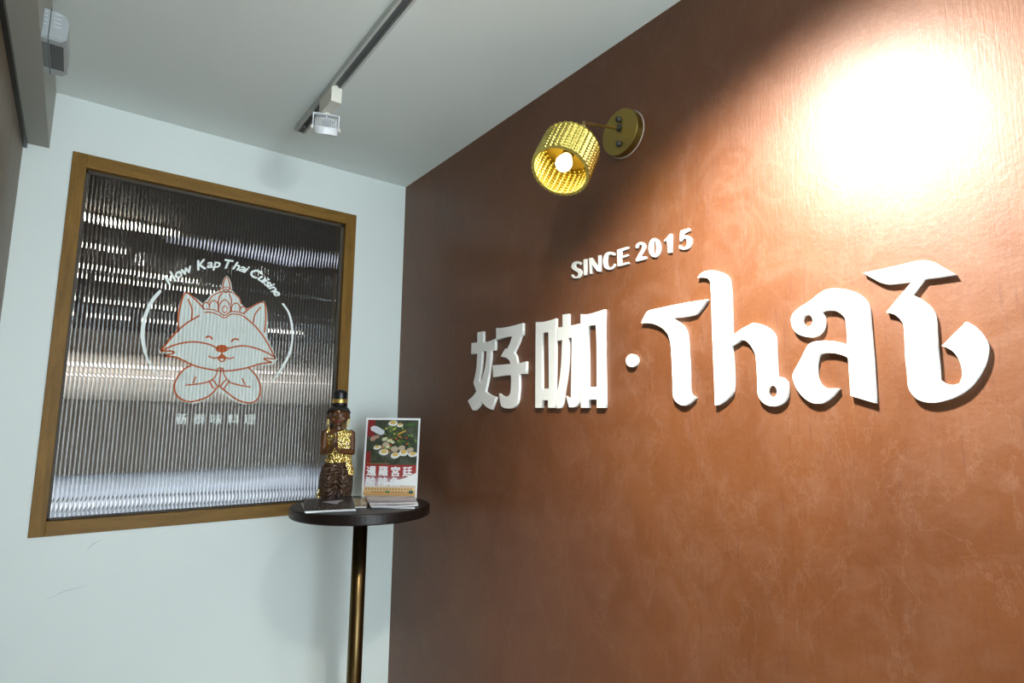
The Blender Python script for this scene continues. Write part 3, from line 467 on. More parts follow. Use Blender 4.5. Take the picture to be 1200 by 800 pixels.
bm = bmesh.new(); tube(bm, [A0, J], .0036, 24); D = (J-A0).normalized(); tube(bm, [J-D*.038, J+D*.006], .0056, 24); arm = lobj('arm', bm, M_BRASSROD)
AX = Vector((-.5177, -.1332, -.8451)).normalized(); SB = Vector((-.1528, -1.3256, 2.1616)); RS = .077; LS = .100
SMx = Matrix.Translation(SB) @ frame_to(AX).to_4x4()
bm = bmesh.new()   # shade: scalloped embossed wall, inside and outside
nc, pc, nz = 32, 8, 66
def shade_r(k, j, inner):
    t = (k % pc)/pc; col = math.sin(PI*t)**.6
    z = j/nz; rip = .0022*math.sin(2*PI*(z*9 + (.35 if t > .5 else 0)*abs(t-.5)*2 - abs(t-.5)*.8))
    r = RS + .0038*col + rip*min(1, col*1.5)
    return r - (.0016 if inner else 0)
grid = {}
for inner in (0, 1):
    for j in range(nz+1):
        for kx in range(nc*pc):
            a = 2*PI*kx/(nc*pc); r = shade_r(kx, j, inner)
            grid[inner, j, kx] = bm.verts.new(SMx @ Vector((r*math.cos(a), r*math.sin(a), LS*j/nz)))
nk = nc*pc
for j in range(nz):
    for kx in range(nk):
        k2 = (kx+1) % nk
        bm.faces.new((grid[0, j, kx], grid[0, j, k2], grid[0, j+1, k2], grid[0, j+1, kx]))
        bm.faces.new((grid[1, j, kx], grid[1, j+1, kx], grid[1, j+1, k2], grid[1, j, k2]))
for j in (0, nz):
    for kx in range(nk):
        k2 = (kx+1) % nk; f = (grid[0, j, kx], grid[1, j, kx], grid[1, j, k2], grid[0, j, k2]); bm.faces.new(f if j == 0 else f[::-1])
shade = lobj('lamp_shade', bm, M_GOLDIN, smooth=True)
def scallop_ring(z0, z1, r0, r1):
    bm = bmesh.new(); n = nc*4; R = []
    for rad, z, s_ in ((r1, z0, .0026), (r1, z1, .0026), (r0, z1, 0), (r0, z0, 0)):
        R.append([bm.verts.new(SMx @ Vector(((rad+s_*abs(math.sin(PI*kx/4)))*math.cos(2*PI*kx/n), (rad+s_*abs(math.sin(PI*kx/4)))*math.sin(2*PI*kx/n), z))) for kx in range(n)])
    for a, b in zip(R, R[1:]+R[:1]):
        for kx in range(n): bm.faces.new((a[kx], a[(kx+1) % n], b[(kx+1) % n], b[kx]))
    return bm
lobj('rim', scallop_ring(LS-.001, LS+.0022, RS-.0045, RS+.0014), M_GOLDIN, shade)
lobj('rim', scallop_ring(-.0035, .001, RS-.008, RS+.0022), M_GOLDIN, shade)
bm = bmesh.new(); lathe(bm, [(RS-.001, .004), (RS-.001, .0055), (0, .006)], SMx, 48); lobj('back_cap', bm, M_BRASS, shade)
bm = bmesh.new(); beads = [SMx @ Vector(((RS-.006)*math.cos(2*PI*(kx+.5)/nc), (RS-.006)*math.sin(2*PI*(kx+.5)/nc), .010)) for kx in range(nc)]
for p in beads: bmesh.ops.create_icosphere(bm, subdivisions=2, radius=.0042, matrix=Matrix.Translation(p))
o = lobj('bead_edging', bm, M_GOLDIN, shade, True); o['kind'] = 'stuff'
bm = bmesh.new(); lathe(bm, [(.016, .006), (.016, .030), (.0145, .034), (.0145, .038)], SMx, 24); lobj('socket', bm, M_BRASS)
bm = bmesh.new(); tube(bm, [J, J+(SB-J)*.15+Vector((0,0,-.006)), SB-AX*.006, SB+AX*.002], .004, 10); lobj('joint', bm, M_BRASSROD, smooth=True)
BULB = SB+AX*.066
M_BULB = emit('lit_bulb', (1, .86, .62), 9)
bm = bmesh.new(); lathe(bm, [(.012, .036), (.014, .044), (.020, .054), (.0225, .064), (.0215, .074), (.016, .083), (.008, .087), (0, .088)], SMx, 24); lobj('bulb', bm, M_BULB, smooth=True)
light('bulb_light', 'POINT', BULB+AX*.028, .45, (1, .86, .62), None, .010)

# ------------------------------------------------------------------ ceiling track and spot heads
bm = bmesh.new(); TX = -.5815; y0, y1 = -4.3, -.272
box(bm, TX-.019, TX+.019, y0, y1, H-.004, H-.0005)
box(bm, TX-.019, TX-.011, y0, y1, H-.020, H-.004); box(bm, TX+.011, TX+.019, y0, y1, H-.020, H-.004)
track = obj('light_track', bm, M_TRACK); tag(track, 'pale grey lighting track fixed along the ceiling', 'light track')
bm = bmesh.new(); box(bm, TX-.0108, TX+.0108, y0+.01, y1-.001, H-.0075, H-.0041); obj('channel', bm, M_TRACKIN, track)
bm = bmesh.new(); box(bm, TX-.0105, TX+.0105, y1-.05, y1-.0012, H-.0185, H-.0077, bev=.001); obj('end_cap', bm, M_TRACKIN, track)
for yy in (-.305, -.292): 
    bm = bmesh.new(); lathe(bm, [(.003, 0), (.003, -.0015), (0, -.0018)], Matrix.Translation((TX, yy, H-.0185)), 10); obj('screw', bm, M_BLACK, track)
def spot_head(y, yaw, tilt, lit, label, stem=0):
    t = empty('track_spotlight', (TX, y, H-.020)); tag(t, label, 'spotlight', 'spotlights on the ceiling track')
    def p(name, bm, m, par=t, sm=False): return obj(name, bm, m, par, sm)
    bm = bmesh.new(); box(bm, -.0175, .0175, -.062, .058, -.052, .0, bev=.002); p('adapter', bm, M_FIX)
    bm = bmesh.new(); box(bm, -.009, .009, -.05, .045, .0, .012); p('track_foot', bm, M_FIX)
    R = Matrix.Translation((0, .030, -.052-stem)) @ Matrix.Rotation(yaw, 4, 'Z')
    bm = bmesh.new(); lathe(bm, [(.010, stem+.0005), (.010, 0), (.012, -.001), (.012, -.006), (0, -.0062)], R, 20); p('swivel', bm, M_FIX)
    w, dr = .043, .060     # yoke half width and drop
    bm = bmesh.new()
    box(bm, -w, w, -.008, .008, -.0085, -.006, R); box(bm, -w, -w+.003, -.008, .008, -dr, -.0085, R); box(bm, w-.003, w, -.008, .008, -dr, -.0085, R)
    p('yoke', bm, M_FIXW)
    HM = R @ Matrix.Translation((0, 0, -dr+.004)) @ Matrix.Rotation(tilt, 4, 'X')
    for s_ in (-1, 1):
        bm = bmesh.new(); lathe(bm, [(.0075, 0), (.0075, .005), (.005, .007), (0, .0072)], R @ Matrix.Translation((s_*(w-.001), 0, -dr+.004)) @ Matrix.Rotation(s_*PI/2, 4, 'Y'), 16); p('knob', bm, M_FIX, sm=True)
    bm = bmesh.new(); lathe(bm, [(.0385, -.018), (.0395, -.016), (.0395, .004), (.037, .006), (0, .006)], HM, 40, False); p('lamp_ring', bm, M_FIXW)
    bm = bmesh.new(); lathe(bm, [(.0, -.0165), (.0383, -.0165)], HM, 40, False); p('lens', bm, M_LENS_ON if lit else M_LENS_OFF)
    for i in range(13):
        x = -.033+i*.0055; hw = math.sqrt(max(.0362**2-x*x, 1e-5))
        bm = bmesh.new(); box(bm, x-.0009, x+.0009, -hw, hw, .006, .034, HM); p('fin', bm, M_FIXW)
    bm = bmesh.new(); box(bm, -.010, .010, -.010, .010, .006, .033, HM); p('heat_sink_core', bm, M_FIXW)
    bm = bmesh.new(); tube(bm, [R @ Vector(q) for q in ((0, 0, -.0085), (.001, -.004, -.018), (.012, -.006, -.024), (.026, -.006, -.024), (.032, -.004, -.028), (.026, 0, -.034))], .0028, 8); p('cable', bm, M_FIXW, sm=True)
    return t
SPT = .42
M_LENS_OFF = mat('spot_lens', (.7, .7, .68), .2); M_LENS_ON = emit('lit_spot_lens', (1, .95, .88), 60)
spot_head(-.600, -.30, SPT, False, 'white finned spotlight hanging below the ceiling track near the ribbed window')
def aim(sp, tg):
    d = Vector(tg)-Vector(sp); yaw = math.atan2(d.y, d.x)+PI/2; tilt = -math.atan2(math.hypot(d.x, d.y), -d.z); return yaw, tilt
ya, ti = aim(SPOT_A, AIM_A); spot_head(-1.89, ya, ti, True, 'lit white spotlight on the ceiling track turned to the sign wall', .05)
yb, tb = aim(SPOT_B, AIM_B); spot_head(-1.65, yb, tb, True, 'lit white spotlight on the ceiling track turned to the window wall')

# two linear lamps added on the entry ceiling, unseen, for streaks in the glass
M_TUBE = emit('added_tube_glow', (.86, .96, 1), 26)
for ty, lb in ((-2.72, 'added unseen linear ceiling lamp of the entry, the one nearer the sign'), (-3.9, 'added unseen linear ceiling lamp of the entry, the one nearer the street')):
    t = empty('added_linear_lamp', (-.75, ty, H-.05)); tag(t, lb, 'lamp', 'added linear lamps of the entry ceiling')
    bm = bmesh.new(); box(bm, -.42, .0, -.03, .03, .02, .0495); obj('housing', bm, M_FIX, t)
    bm = bmesh.new(); box(bm, -.41, -.01, -.018, .018, .0, .0199, bev=.004); obj('diffuser', bm, M_TUBE, t)

# ------------------------------------------------------------------ door sensor on the beam
sen = empty('door_sensor', (-1.3243, -.64, 2.355)); tag(sen, 'silver door sensor with black window on the off white beam', 'sensor')
def sp_(bm): bmesh.ops.transform(bm, matrix=Matrix.Translation((1.3243, .64, -2.355)), verts=bm.verts); return bm
prof = [(-1.3243, 2.318), (-1.286, 2.318), (-1.2755, 2.328), (-1.2745, 2.372), (-1.283, 2.389), (-1.300, 2.393), (-1.3243, 2.393)]
def prism(prof, y0, y1):
    bm = bmesh.new(); a = [bm.verts.new((x, y0, z)) for x, z in prof]; b = [bm.verts.new((x, y1, z)) for x, z in prof]
    bm.faces.new(a); bm.faces.new(b[::-1])
    for i in range(len(a)): bm.faces.new((a[i], b[i], b[(i+1) % len(a)], a[(i+1) % len(a)]))
    bmesh.ops.recalc_face_normals(bm, faces=bm.faces)
    return bm
bm = prism(prof, -.737, -.552); bmesh.ops.bevel(bm, geom=[e for e in bm.edges if abs(e.verts[0].co.y-e.verts[1].co.y) < 1e-6], offset=.003, segments=2, affect='EDGES')
obj('housing', sp_(bm), M_SILVER, sen)
bm = bmesh.new(); box(bm, -1.3085, -1.281, -.712, -.588, 2.3168, 2.3185, bev=.0004); obj('sensor_window', sp_(bm), M_BLACK, sen)
bm = bmesh.new(); box(bm, -1.3235, -1.3115, -.712, -.588, 2.3170, 2.3185); obj('side_window', sp_(bm), mat('grey_lens', (.12, .13, .13), .3), sen)
bm = bmesh.new(); box(bm, -1.3112, -1.3098, -.7385, -.552, 2.3164, 2.3935); obj('seam', sp_(bm), M_BLACK, sen)
for i in range(4):
    z = 2.384-i*.011
    for xa, xb in ((-1.3215, -1.3155), (-1.303, -1.289)):
        bm = bmesh.new(); box(bm, xa, xb, -.7382, -.7362, z, z+.0012); obj('vent_slot', sp_(bm), mat('slot', (.75, .78, .8), .4) if i+xa == 99 else M_FIXW, sen)

# ------------------------------------------------------------------ bar table
TC = Vector((-.311, -.371, 0)); TT = 1.111; TR = .247
tb_ = empty('bar_table', TC); tag(tb_, 'round black bar table with a bronze pole standing in the room corner', 'table')
bm = bmesh.new(); lathe(bm, [(TR-.004, TT-.036), (TR, TT-.032), (TR, TT-.006), (TR-.0015, TT-.002), (TR-.006, TT), (0, TT)], n=96); obj('tabletop', bm, M_TABLE, tb_, False)
bm = bmesh.new(); lathe(bm, [(.0255, .02), (.0255, TT-.0365)], n=40); o = obj('pole', bm, M_POLE, tb_, True)
bm = bmesh.new(); lathe(bm, [(.07, TT-.042), (.07, TT-.0362)], n=40); obj('mounting_flange', bm, M_DARKM, tb_)
bm = bmesh.new(); lathe(bm, [(.21, 0), (.21, .008), (.19, .014), (.03, .022)], n=64); obj('base', bm, M_DARKM, tb_)

# ------------------------------------------------------------------ brochures on the table
M_PAPER = mat('paper_edges', (.78, .80, .82), .5)
def cover(name, stops, scale, seed):
    m = mat(name, rough=.25); k = N(m); v = k.coords(scale); n1 = k.noise(v, 7, 5, .6, .8)
    k.l(k.ramp(n1, *stops), k.b.inputs['Base Color']); return m
M_COVD = cover('dark_cover', ((.3, (.02, .02, .022)), (.55, (.055, .05, .055)), (.7, (.16, .14, .17))), (1, 2, 1), 1)
M_COVG = cover('beige_cover', ((.35, (.12, .09, .05)), (.5, (.45, .34, .20)), (.7, (.60, .50, .33))), (3, 3, 1), 2)
M_COVL = cover('lilac_cover', ((.3, (.30, .26, .30)), (.5, (.46, .42, .45)), (.7, (.58, .55, .56))), (1, 3, 1), 3)
def brochure(name, q, th, label, mcov, group, bend=(0, 0, 0, 0), n=8):
    """q: far-left, far-right, near-right, near-left corner (x, y, z of the underside)"""
    Q = [Vector(p) for p in q]; c = sum(Q, Vector())/4
    o = empty(name, (c.x, c.y, min(p.z for p in Q))); base = Vector(o.location)
    def P(s, t):
        p = (Q[0]*(1-s)+Q[1]*s)*(1-t) + (Q[3]*(1-s)+Q[2]*s)*t
        p = p.copy(); p.z += bend[0]*math.sin(PI*t) + bend[1]*(s**3)*t + bend[2]*((1-s)**3)*t + bend[3]*math.sin(PI*s)
        return p-base
    def sheet(z0, z1, inset=0):
        bm = bmesh.new(); g = {}
        for i in range(n+1):
            for j in range(n+1):
                s = inset+(1-2*inset)*i/n; t = inset+(1-2*inset)*j/n; p = P(s, t)
                g[0, i, j] = bm.verts.new(p+Vector((0, 0, z0))); g[1, i, j] = bm.verts.new(p+Vector((0, 0, z1)))
        for i in range(n):
            for j in range(n):
                bm.faces.new((g[1, i, j], g[1, i, j+1], g[1, i+1, j+1], g[1, i+1, j])); bm.faces.new((g[0, i, j], g[0, i+1, j], g[0, i+1, j+1], g[0, i, j+1]))
        for i in range(n):
            bm.faces.new((g[0, i, 0], g[1, i, 0], g[1, i+1, 0], g[0, i+1, 0])); bm.faces.new((g[0, i, n], g[0, i+1, n], g[1, i+1, n], g[1, i, n]))
            bm.faces.new((g[0, 0, i], g[0, 0, i+1], g[1, 0, i+1], g[1, 0, i])); bm.faces.new((g[0, n, i], g[1, n, i], g[1, n, i+1], g[0, n, i+1]))
        bmesh.ops.recalc_face_normals(bm, faces=bm.faces); return bm
    obj('pages', sheet(0, th*.9, .004), M_PAPER, o, False)
    cv = obj('cover', sheet(th*.9, th, 0), mcov, o, False)
    return tag(o, label, 'brochure', group), P, th, base
gb = 'brochures lying on the bar table'
z = TT
brochure('brochure', [(-.495, -.262, z+.0008), (-.335, -.272, z+.0008), (-.392, -.520, z+.0008), (-.548, -.480, z+.0008)], .004, 'white edged brochure beneath the dark covered brochure on the bar table', M_PAPER, gb)
b1, P1, th1, base1 = brochure('brochure', [(-.478, -.232, z+.012), (-.300, -.250, z+.012), (-.398, -.530, z+.0055), (-.555, -.492, z+.0055)], .0042, 'dark covered brochure lying in front of the figurine', M_COVD, gb, (.001, 0, 0, 0))
brochure('brochure', [(-.293, -.230, z+.001), (-.235, -.262, z+.001), (-.335, -.470, z+.001), (-.388, -.445, z+.001)], .004, 'narrow beige and green brochure between the dark and the lilac one', M_COVG, gb)
brochure('brochure', [(-.262, -.300, z+.0008), (-.125, -.410, z+.0008), (-.205, -.585, z+.0008), (-.320, -.480, z+.0008)], .004, 'bluish white brochure beneath the lilac covered one on the bar table', M_PAPER, gb, (0, -.0, 0, 0))
b2, P2, th2, base2 = brochure('brochure', [(-.258, -.275, z+.0125), (-.105, -.385, z+.0125), (-.196, -.590, z+.0055), (-.328, -.488, z+.0055)], .0045, 'lilac covered brochure lying in front of the upright poster', M_COVL, gb, (.001, .006, 0, 0))
# printed shapes on the covers
def patch(P, loops, lift, m, par, name='cover_print'):
    bm = bmesh.new()
    for lp in loops:
        lp = [Vector(p) for p in lp]; c = sum(lp, Vector((0, 0)))/len(lp)
        cv = bm.verts.new(P(c.x, c.y)+Vector((0, 0, lift))); vs = [bm.verts.new(P(a.x, a.y)+Vector((0, 0, lift))) for a in lp]
        for i in range(len(vs)): bm.faces.new((cv, vs[i], vs[(i+1) % len(vs)]))
    bmesh.ops.recalc_face_normals(bm, faces=bm.faces)
    return obj(name, bm, m, par)
patch(P1, [[(.36, .42), (.5, .36), (.72, .33), (.80, .38), (.70, .50), (.66, .62), (.58, .60), (.46, .50)]], th1+.0003, mat('pale_print', (.42, .40, .45), .3), b1)
patch(P1, [[(.05, .05), (.36, .02), (.36, .06), (.05, .10)]], th1+.0003, mat('white_print', (.75, .75, .78), .3), b1)
patch(P1, [[(a, b), (a+.03, b+.01), (a+.01, b+.05)] for a, b in ((.2, .72), (.36, .7), (.5, .78), (.28, .8))], th1+.0003, mat('olive_print', (.25, .25, .08), .3), b1)
patch(P2, [[(.0, .62), (.2, .55), (.4, .62), (.6, .55), (.8, .5), (1, .55), (1, .72), (.5, .74), (0, .76)]], th2+.0003, mat('violet_print', (.17, .13, .20), .3), b2)
patch(P2, [[(0, .78), (.5, .76), (1, .76), (1, .98), (0, .98)]], th2+.0004, mat('white_strip_print', (.72, .72, .74), .3), b2)
patch(P2, [[(a, .84), (a+.04, .84), (a+.04, .90), (a, .90)] for a in (.12, .3, .36, .5, .58, .74, .82, .88)], th2+.0006, mat('tiny_text_print', (.15, .13, .25), .3), b2)

# ------------------------------------------------------------------ poster in an upright holder
pb0 = Vector((-.2445, -.210, TT)); pb1 = Vector((-.0745, -.349, TT))
pu = (pb1-pb0).normalized(); pw = (pb1-pb0).length; pn = Vector((pu.y, -pu.x, 0)) ; pn = pn if pn.y < 0 else -pn
lean = math.radians(5); up = (Vector((0, 0, 1))*math.cos(lean) - pn*math.sin(lean)); nn = (pn*math.cos(lean)+Vector((0, 0, 1))*math.sin(lean))
PH = .312
post = empty('poster_holder', pb0); post.matrix_world = Matrix(((pu.x, up.x, nn.x, pb0.x), (pu.y, up.y, nn.y, pb0.y), (pu.z, up.z, nn.z, pb0.z+.0012), (0, 0, 0, 1)))
tag(post, 'white bordered food poster standing upright on the bar table beside the figurine', 'poster')
bm = bmesh.new(); box(bm, 0, pw, 0, PH, 0, .0025, bev=.0006); obj('white_board', bm, mat('white_board', (.84, .86, .87), .3), post)
bm = bmesh.new(); box(bm, pw*.3, pw*.7, .0072, .0102, -.070, 0); box(bm, pw*.48, pw*.52, .0102, .16, -.004, 0); obj('back_foot', bm, mat('clear_plastic', (.7, .72, .72), .2), post)
def flat(loops, z, m, name, par=post, smoothsub=4):
    me = curve_mesh(loops, 0, 0, smoothsub, 50); o = link(name, me, m, par); o.location = (0, 0, z); return o
bx0, bx1, by0, by1 = .007, pw-.007, .009, PH-.008
def rect(a, b, c, d): return [(a, c), (b, c), (b, d), (a, d)]
m = mat('dark_food_photo', rough=.35); k = N(m); v = k.coords(); g = k.noise(v, 18, 6, .7, 1)
k.l(k.ramp(g, (.3, (.015, .018, .015)), (.5, (.05, .06, .035)), (.65, (.10, .11, .09)), (.8, (.02, .03, .02))), k.b.inputs['Base Color'])
yr = by0+(by1-by0)*.40
flat([rect(bx0, bx1, yr, by1)], .0028, m, 'photo_print')
m = mat('red_field_print', rough=.35); k = N(m)
sp2 = k.n('ShaderNodeSeparateXYZ'); k.l(k.coords(), sp2.inputs[0])
k.l(k.ramp(k.math('DIVIDE', sp2.outputs[1], PH), (.05, (.74, .42, .16)), (.11, (.80, .62, .36)), (.17, (.62, .50, .56)), (.27, (.33, .05, .05)), (.42, (.36, .03, .03))), k.b.inputs['Base Color'])
flat([rect(bx0, bx1, by0, yr)], .0028, m, 'red_field')
rnd = random.Random(7)
def blob(cx, cy, rx, ry, n=9, jit=.2, rot=0):
    o = []
    for i in range(n):
        a = 2*PI*i/n; r = 1+rnd.uniform(-jit, jit); x = rx*r*math.cos(a); y = ry*r*math.sin(a)
        o.append((cx+x*math.cos(rot)-y*math.sin(rot), cy+x*math.sin(rot)+y*math.cos(rot)))
    return o
def pp(u, v_): return (bx0+(bx1-bx0)*u, by0+(by1-by0)*v_)
flat([rect(bx0, bx0+.03, yr+.11, by1), rect(bx0, bx0+.02, yr, yr+.05)], .00285, mat('deep_red_print', (.22, .02, .02), .35), 'red_corner')
greens = {(.06, .16, .03): 22, (.16, .27, .05): 16, (.03, .08, .02): 12, (.50, .50, .10): 9, (.55, .20, .06): 6}
for i, (c, n) in enumerate(greens.items()):
    L = []
    for _ in range(n):
        u = rnd.uniform(.42, .97) if rnd.random() < .75 else rnd.uniform(.30, .6); w = rnd.uniform(.60, .95) - (.0 if u > .5 else .04)
        x, y = pp(u, w); L.append(blob(x, y, rnd.uniform(.004, .011), rnd.uniform(.002, .005), 7, .35, rnd.uniform(0, PI)))
    for j_, lp in enumerate(L): pass
    bmj = bmesh.new()
    for lp in L:
        vs = [bmj.verts.new((p[0], p[1], 0)) for p in lp]; bmj.faces.new(vs)
    o = obj('herb_print', bmj, mat('herb_ink', c, .35), post); o.location = (0, 0, .0029+i*.00008)
def blobs(name, col, specs, z):
    bmj = bmesh.new()
    for i_, (u, w, rx, ry, rot) in enumerate(specs):
        x, y = pp(u, w); vs = [bmj.verts.new((a, b, i_*.00002)) for a, b in smooth_outline(blob(x, y, rx, ry, 9, .08, rot), 80, 2)]; bmj.faces.new(vs)
    o = obj(name, bmj, mat(name+'_ink', col, .35), post); o.location = (0, 0, z)
blobs('napkin_print', (.62, .64, .70), [(.2, .86, .028, .013, -.4), (.13, .88, .014, .010, 0), (.28, .83, .013, .010, .3)], .0034)
blobs('shrimp_print', (.40, .24, .18), [(.13, .75, .014, .010, .5), (.20, .77, .010, .007, 0)], .0034)
shells = [(.35, .565, .019, .0125, -.1), (.58, .525, .018, .012, .1), (.74, .56, .019, .0125, .15), (.92, .54, .019, .010, .1), (.22, .63, .017, .008, .2), (.5, .955, .019, .011, 0), (.64, .93, .012, .008, 0)]
blobs('shell_print', (.74, .74, .70), shells, .0036)
blobs('clam_print', (.66, .44, .10), [(u, w+.012, rx*.62, ry*.6, r_) for u, w, rx, ry, r_ in shells], .0039)
blobs('upper_shell_print', (.48, .38, .28), [(.56, .61, .016, .011, 0), (.70, .625, .014, .010, 0), (.86, .60, .015, .009, .3), (.38, .67, .014, .009, .2)], .0041)
blobs('lemongrass_print', (.50, .34, .05), [(.68, .83, .022, .0032, .45)], .0042)
blobs('onion_print', (.62, .62, .40), [(.35, .74, .011, .007, .4), (.45, .72, .012, .006, 0), (.42, .64, .008, .006, .4), (.52, .70, .007, .006, 0)], .0042)
blobs('chilli_print', (.60, .06, .02), [(.58, .75, .005, .003, 0), (.78, .76, .004, .003, 1), (.8, .68, .005, .003, .3), (.47, .66, .005, .003, .3)], .0043)
flat([[pp(.40, .17), pp(.62, .195), pp(.82, .24), pp(1, .30), pp(1, .13), pp(.7, .135), pp(.45, .14)]], .0031, mat('painted_glare', (.86, .86, .86), .3), 'painted_glare')  # white shape paints the glare across the end of the title
M_TXT = mat('white_title_ink', (.86, .87, .88), .35)
def ptext(s_, u, w, size, off, m, z=.0035, sx=1.0):
    me = text_mesh(s_, size, off); ys_ = [v.co.y for v in me.vertices]; xs_ = [v.co.x for v in me.vertices]
    me.transform(Matrix.Diagonal((sx, 1, 1, 1)) @ Matrix.Translation((-(min(xs_)+max(xs_))/2, -(min(ys_)+max(ys_))/2, 0)))
    o = link('title_lettering', me, m, post); x, y = pp(u, w); o.location = (x, y, z)
for i, c_ in enumerate('暹羅宮廷'): ptext(c_, .13+i*.235, .315, .0405, .0011, M_TXT)
for i, c_ in enumerate('酸辣魚'): ptext(c_, .13+i*.235, .175, .0405, .0011, M_TXT)
M_GOLDINK = mat('gold_ink', (.55, .30, .08), .35)
bmj = bmesh.new()
for i in range(16):
    x, y = pp(.05+i*.058, .085); vs = [bmj.verts.new((x+a*.004, y+b*.004, 0)) for a, b in ((-1, -1), (1, -1), (1, .4), (0, 1.4), (-1, .4))]; bmj.faces.new(vs)
o = obj('roofline_print', bmj, M_GOLDINK, post); o.location = (0, 0, .0032)
bmj = bmesh.new()
for u0, u1, w in ((.16, .42, .045), (.53, .80, .045), (.83, .9, .045)):
    n_ = int((u1-u0)/.022)
    for i in range(n_):
        x, y = pp(u0+i*.022, w); vs = [bmj.verts.new(p) for p in ((x, y-.0018, 0), (x+.0026, y-.0018, 0), (x+.0026, y+.0018, 0), (x, y+.0018, 0))]; bmj.faces.new(vs)
o = obj('footer_print', bmj, mat('footer_ink', (.25, .06, .05), .35), post); o.location = (0, 0, .0033)
flat([rect(*[pp(.42, .04)[0], pp(.51, .04)[0], pp(.42, .035)[1], pp(.42, .06)[1]])], .0033, mat('green_footer_ink', (.10, .25, .08), .35), 'footer_mark')
flat([rect(*[pp(.88, .04)[0], pp(.96, .04)[0], pp(.42, .028)[1], pp(.42, .066)[1]])], .0034, mat('teal_footer_ink', (.03, .12, .10), .35), 'footer_mark')
bmj = bmesh.new()
for i in range(12):
    x, y = pp(.04+i*.036, .415); vs = [bmj.verts.new(p) for p in ((x, y-.001, 0), (x+.005, y-.001, 0), (x+.005, y+.001, 0), (x, y+.001, 0))]; bmj.faces.new(vs)
o = obj('subtitle_print', bmj, M_GOLDINK, post); o.location = (0, 0, .0032)

# ------------------------------------------------------------------ kneeling figurine
U = .000623; FL = Vector((-.3365, -.175, TT+.0005))
fig = empty('figurine', FL, (0, 0, math.radians(-21))); tag(fig, 'carved kneeling figurine with joined palms, gold sash and tall black topknot', 'figurine')
X = lambda c: (c-165)*U
Z = lambda c: (715-c)*U
m = M_SKIN = mat('dark_carved_wood', rough=.30); k = N(m)
g = k.noise(k.coords((1, 1, .4)), 40, 5, .6)
k.l(k.ramp(g, (.3, (.075, .027, .010)), (.7, (.15, .058, .020))), k.b.inputs['Base Color'])
m = M_LEAF = mat('gold_leaf', (.90, .66, .20), .22, .9); k = N(m)
vo = k.n('ShaderNodeTexVoronoi', Scale=150.0); k.l(k.coords(), vo.inputs['Vector'])
vo2 = k.n('ShaderNodeTexVoronoi', Scale=170.0); k.l(k.coords((1.1, .9, 1.2)), vo2.inputs['Vector'])
c = k.mix(k.ramp(vo2.outputs['Distance'], (.12, G3(1)), (.20, G3(0))), (.92, .68, .22), (.03, .20, .06))
c = k.mix(k.ramp(k.noise(k.coords(), 70, 3), (.60, G3(0)), (.64, G3(1))), c, (.75, .70, .62))
k.l(c, k.b.inputs['Base Color']); k.bump(vo.outputs['Distance'], .8, .0045)
m = M_SKIRT = mat('carved_patterned_skirt', rough=.36); k = N(m)
wv = k.n('ShaderNodeTexWave', Scale=30.0, Distortion=9.0, Detail=1.0, wave_type='RINGS'); wv.inputs['Detail Scale'].default_value = 1.2; k.l(k.coords((1, 1, 1)), wv.inputs['Vector'])
c = k.ramp(wv.outputs['Fac'], (.35, (.050, .020, .008)), (.7, (.085, .040, .020)), (.95, (.16, .10, .07)))
k.l(c, k.b.inputs['Base Color']); k.bump(wv.outputs['Fac'], .9, .004)
M_GOLDP = mat('plain_gold_leaf', (.88, .62, .18), .3, .9)
M_HAIR = mat('black_lacquer_hair', (.012, .011, .014), .33)
m = mat('black_lacquer_hair_combed', (.012, .011, .014), .36); k = N(m); M_COMB = m
w2 = k.n('ShaderNodeTexWave', Scale=90.0, wave_type='BANDS', bands_direction='X'); k.l(k.coords(), w2.inputs['Vector']); k.bump(w2.outputs['Fac'], .5, .0015)
# body: every limb is laid down as overlapping forms and fused into one continuous skin
def torso_ring(z):   # half width, half depth, y centre by crop height
    K = [(500, 60, 44, 0), (470, 56, 40, 0), (430, 56, 38, 0), (390, 64, 40, 0), (345, 76, 42, 2), (315, 84, 40, 4), (298, 74, 34, 6), (288, 46, 28, 6), (280, 27, 24, 4)]
    for a, b in zip(K, K[1:]):
        if b[0] <= z <= a[0]:
            t = (a[0]-z)/(a[0]-b[0]); t = t*t*(3-2*t) if False else t
            return [p+(q_-p)*t for p, q_ in zip(a[1:], b[1:])]
    return K[-1][1:] if z < 280 else K[0][1:]
def ring_pt(z, a, sc=1.0, add=0):
    w, d, yc = torso_ring(z); ex = .85
    cx_, sy = math.cos(a), math.sin(a)
    x = math.copysign(abs(cx_)**ex, cx_)*(w*sc+add); y = math.copysign(abs(sy)**ex, sy)*(d*sc+add)
    if -PI < a < 0 or a > PI:       # bust
        for s_ in (-1, 1):
            y -= 14*math.exp(-((x-s_*32)/22)**2-((z-352)/24)**2)
    return Vector((x*U, (y+yc)*U, Z(z)))
bm = bmesh.new()
zs = list(range(500, 279, -10)); n = 36; rings = [[bm.verts.new(ring_pt(z, 2*PI*k_/n)) for k_ in range(n)] for z in zs]
for a, b in zip(rings, rings[1:]):
    for k_ in range(n): bm.faces.new((a[k_], a[(k_+1) % n], b[(k_+1) % n], b[k_]))
bm.faces.new(rings[0][::-1]); bm.faces.new(rings[-1])
def V(cx, y, cz): return Vector((X(cx), y*U, Z(cz)))
tube(bm, [V(164, 4, 310), V(163, 2, 285), V(161, -2, 262), V(161, -2, 240)], [30*U, 24*U, 22*U, 24*U], 20)
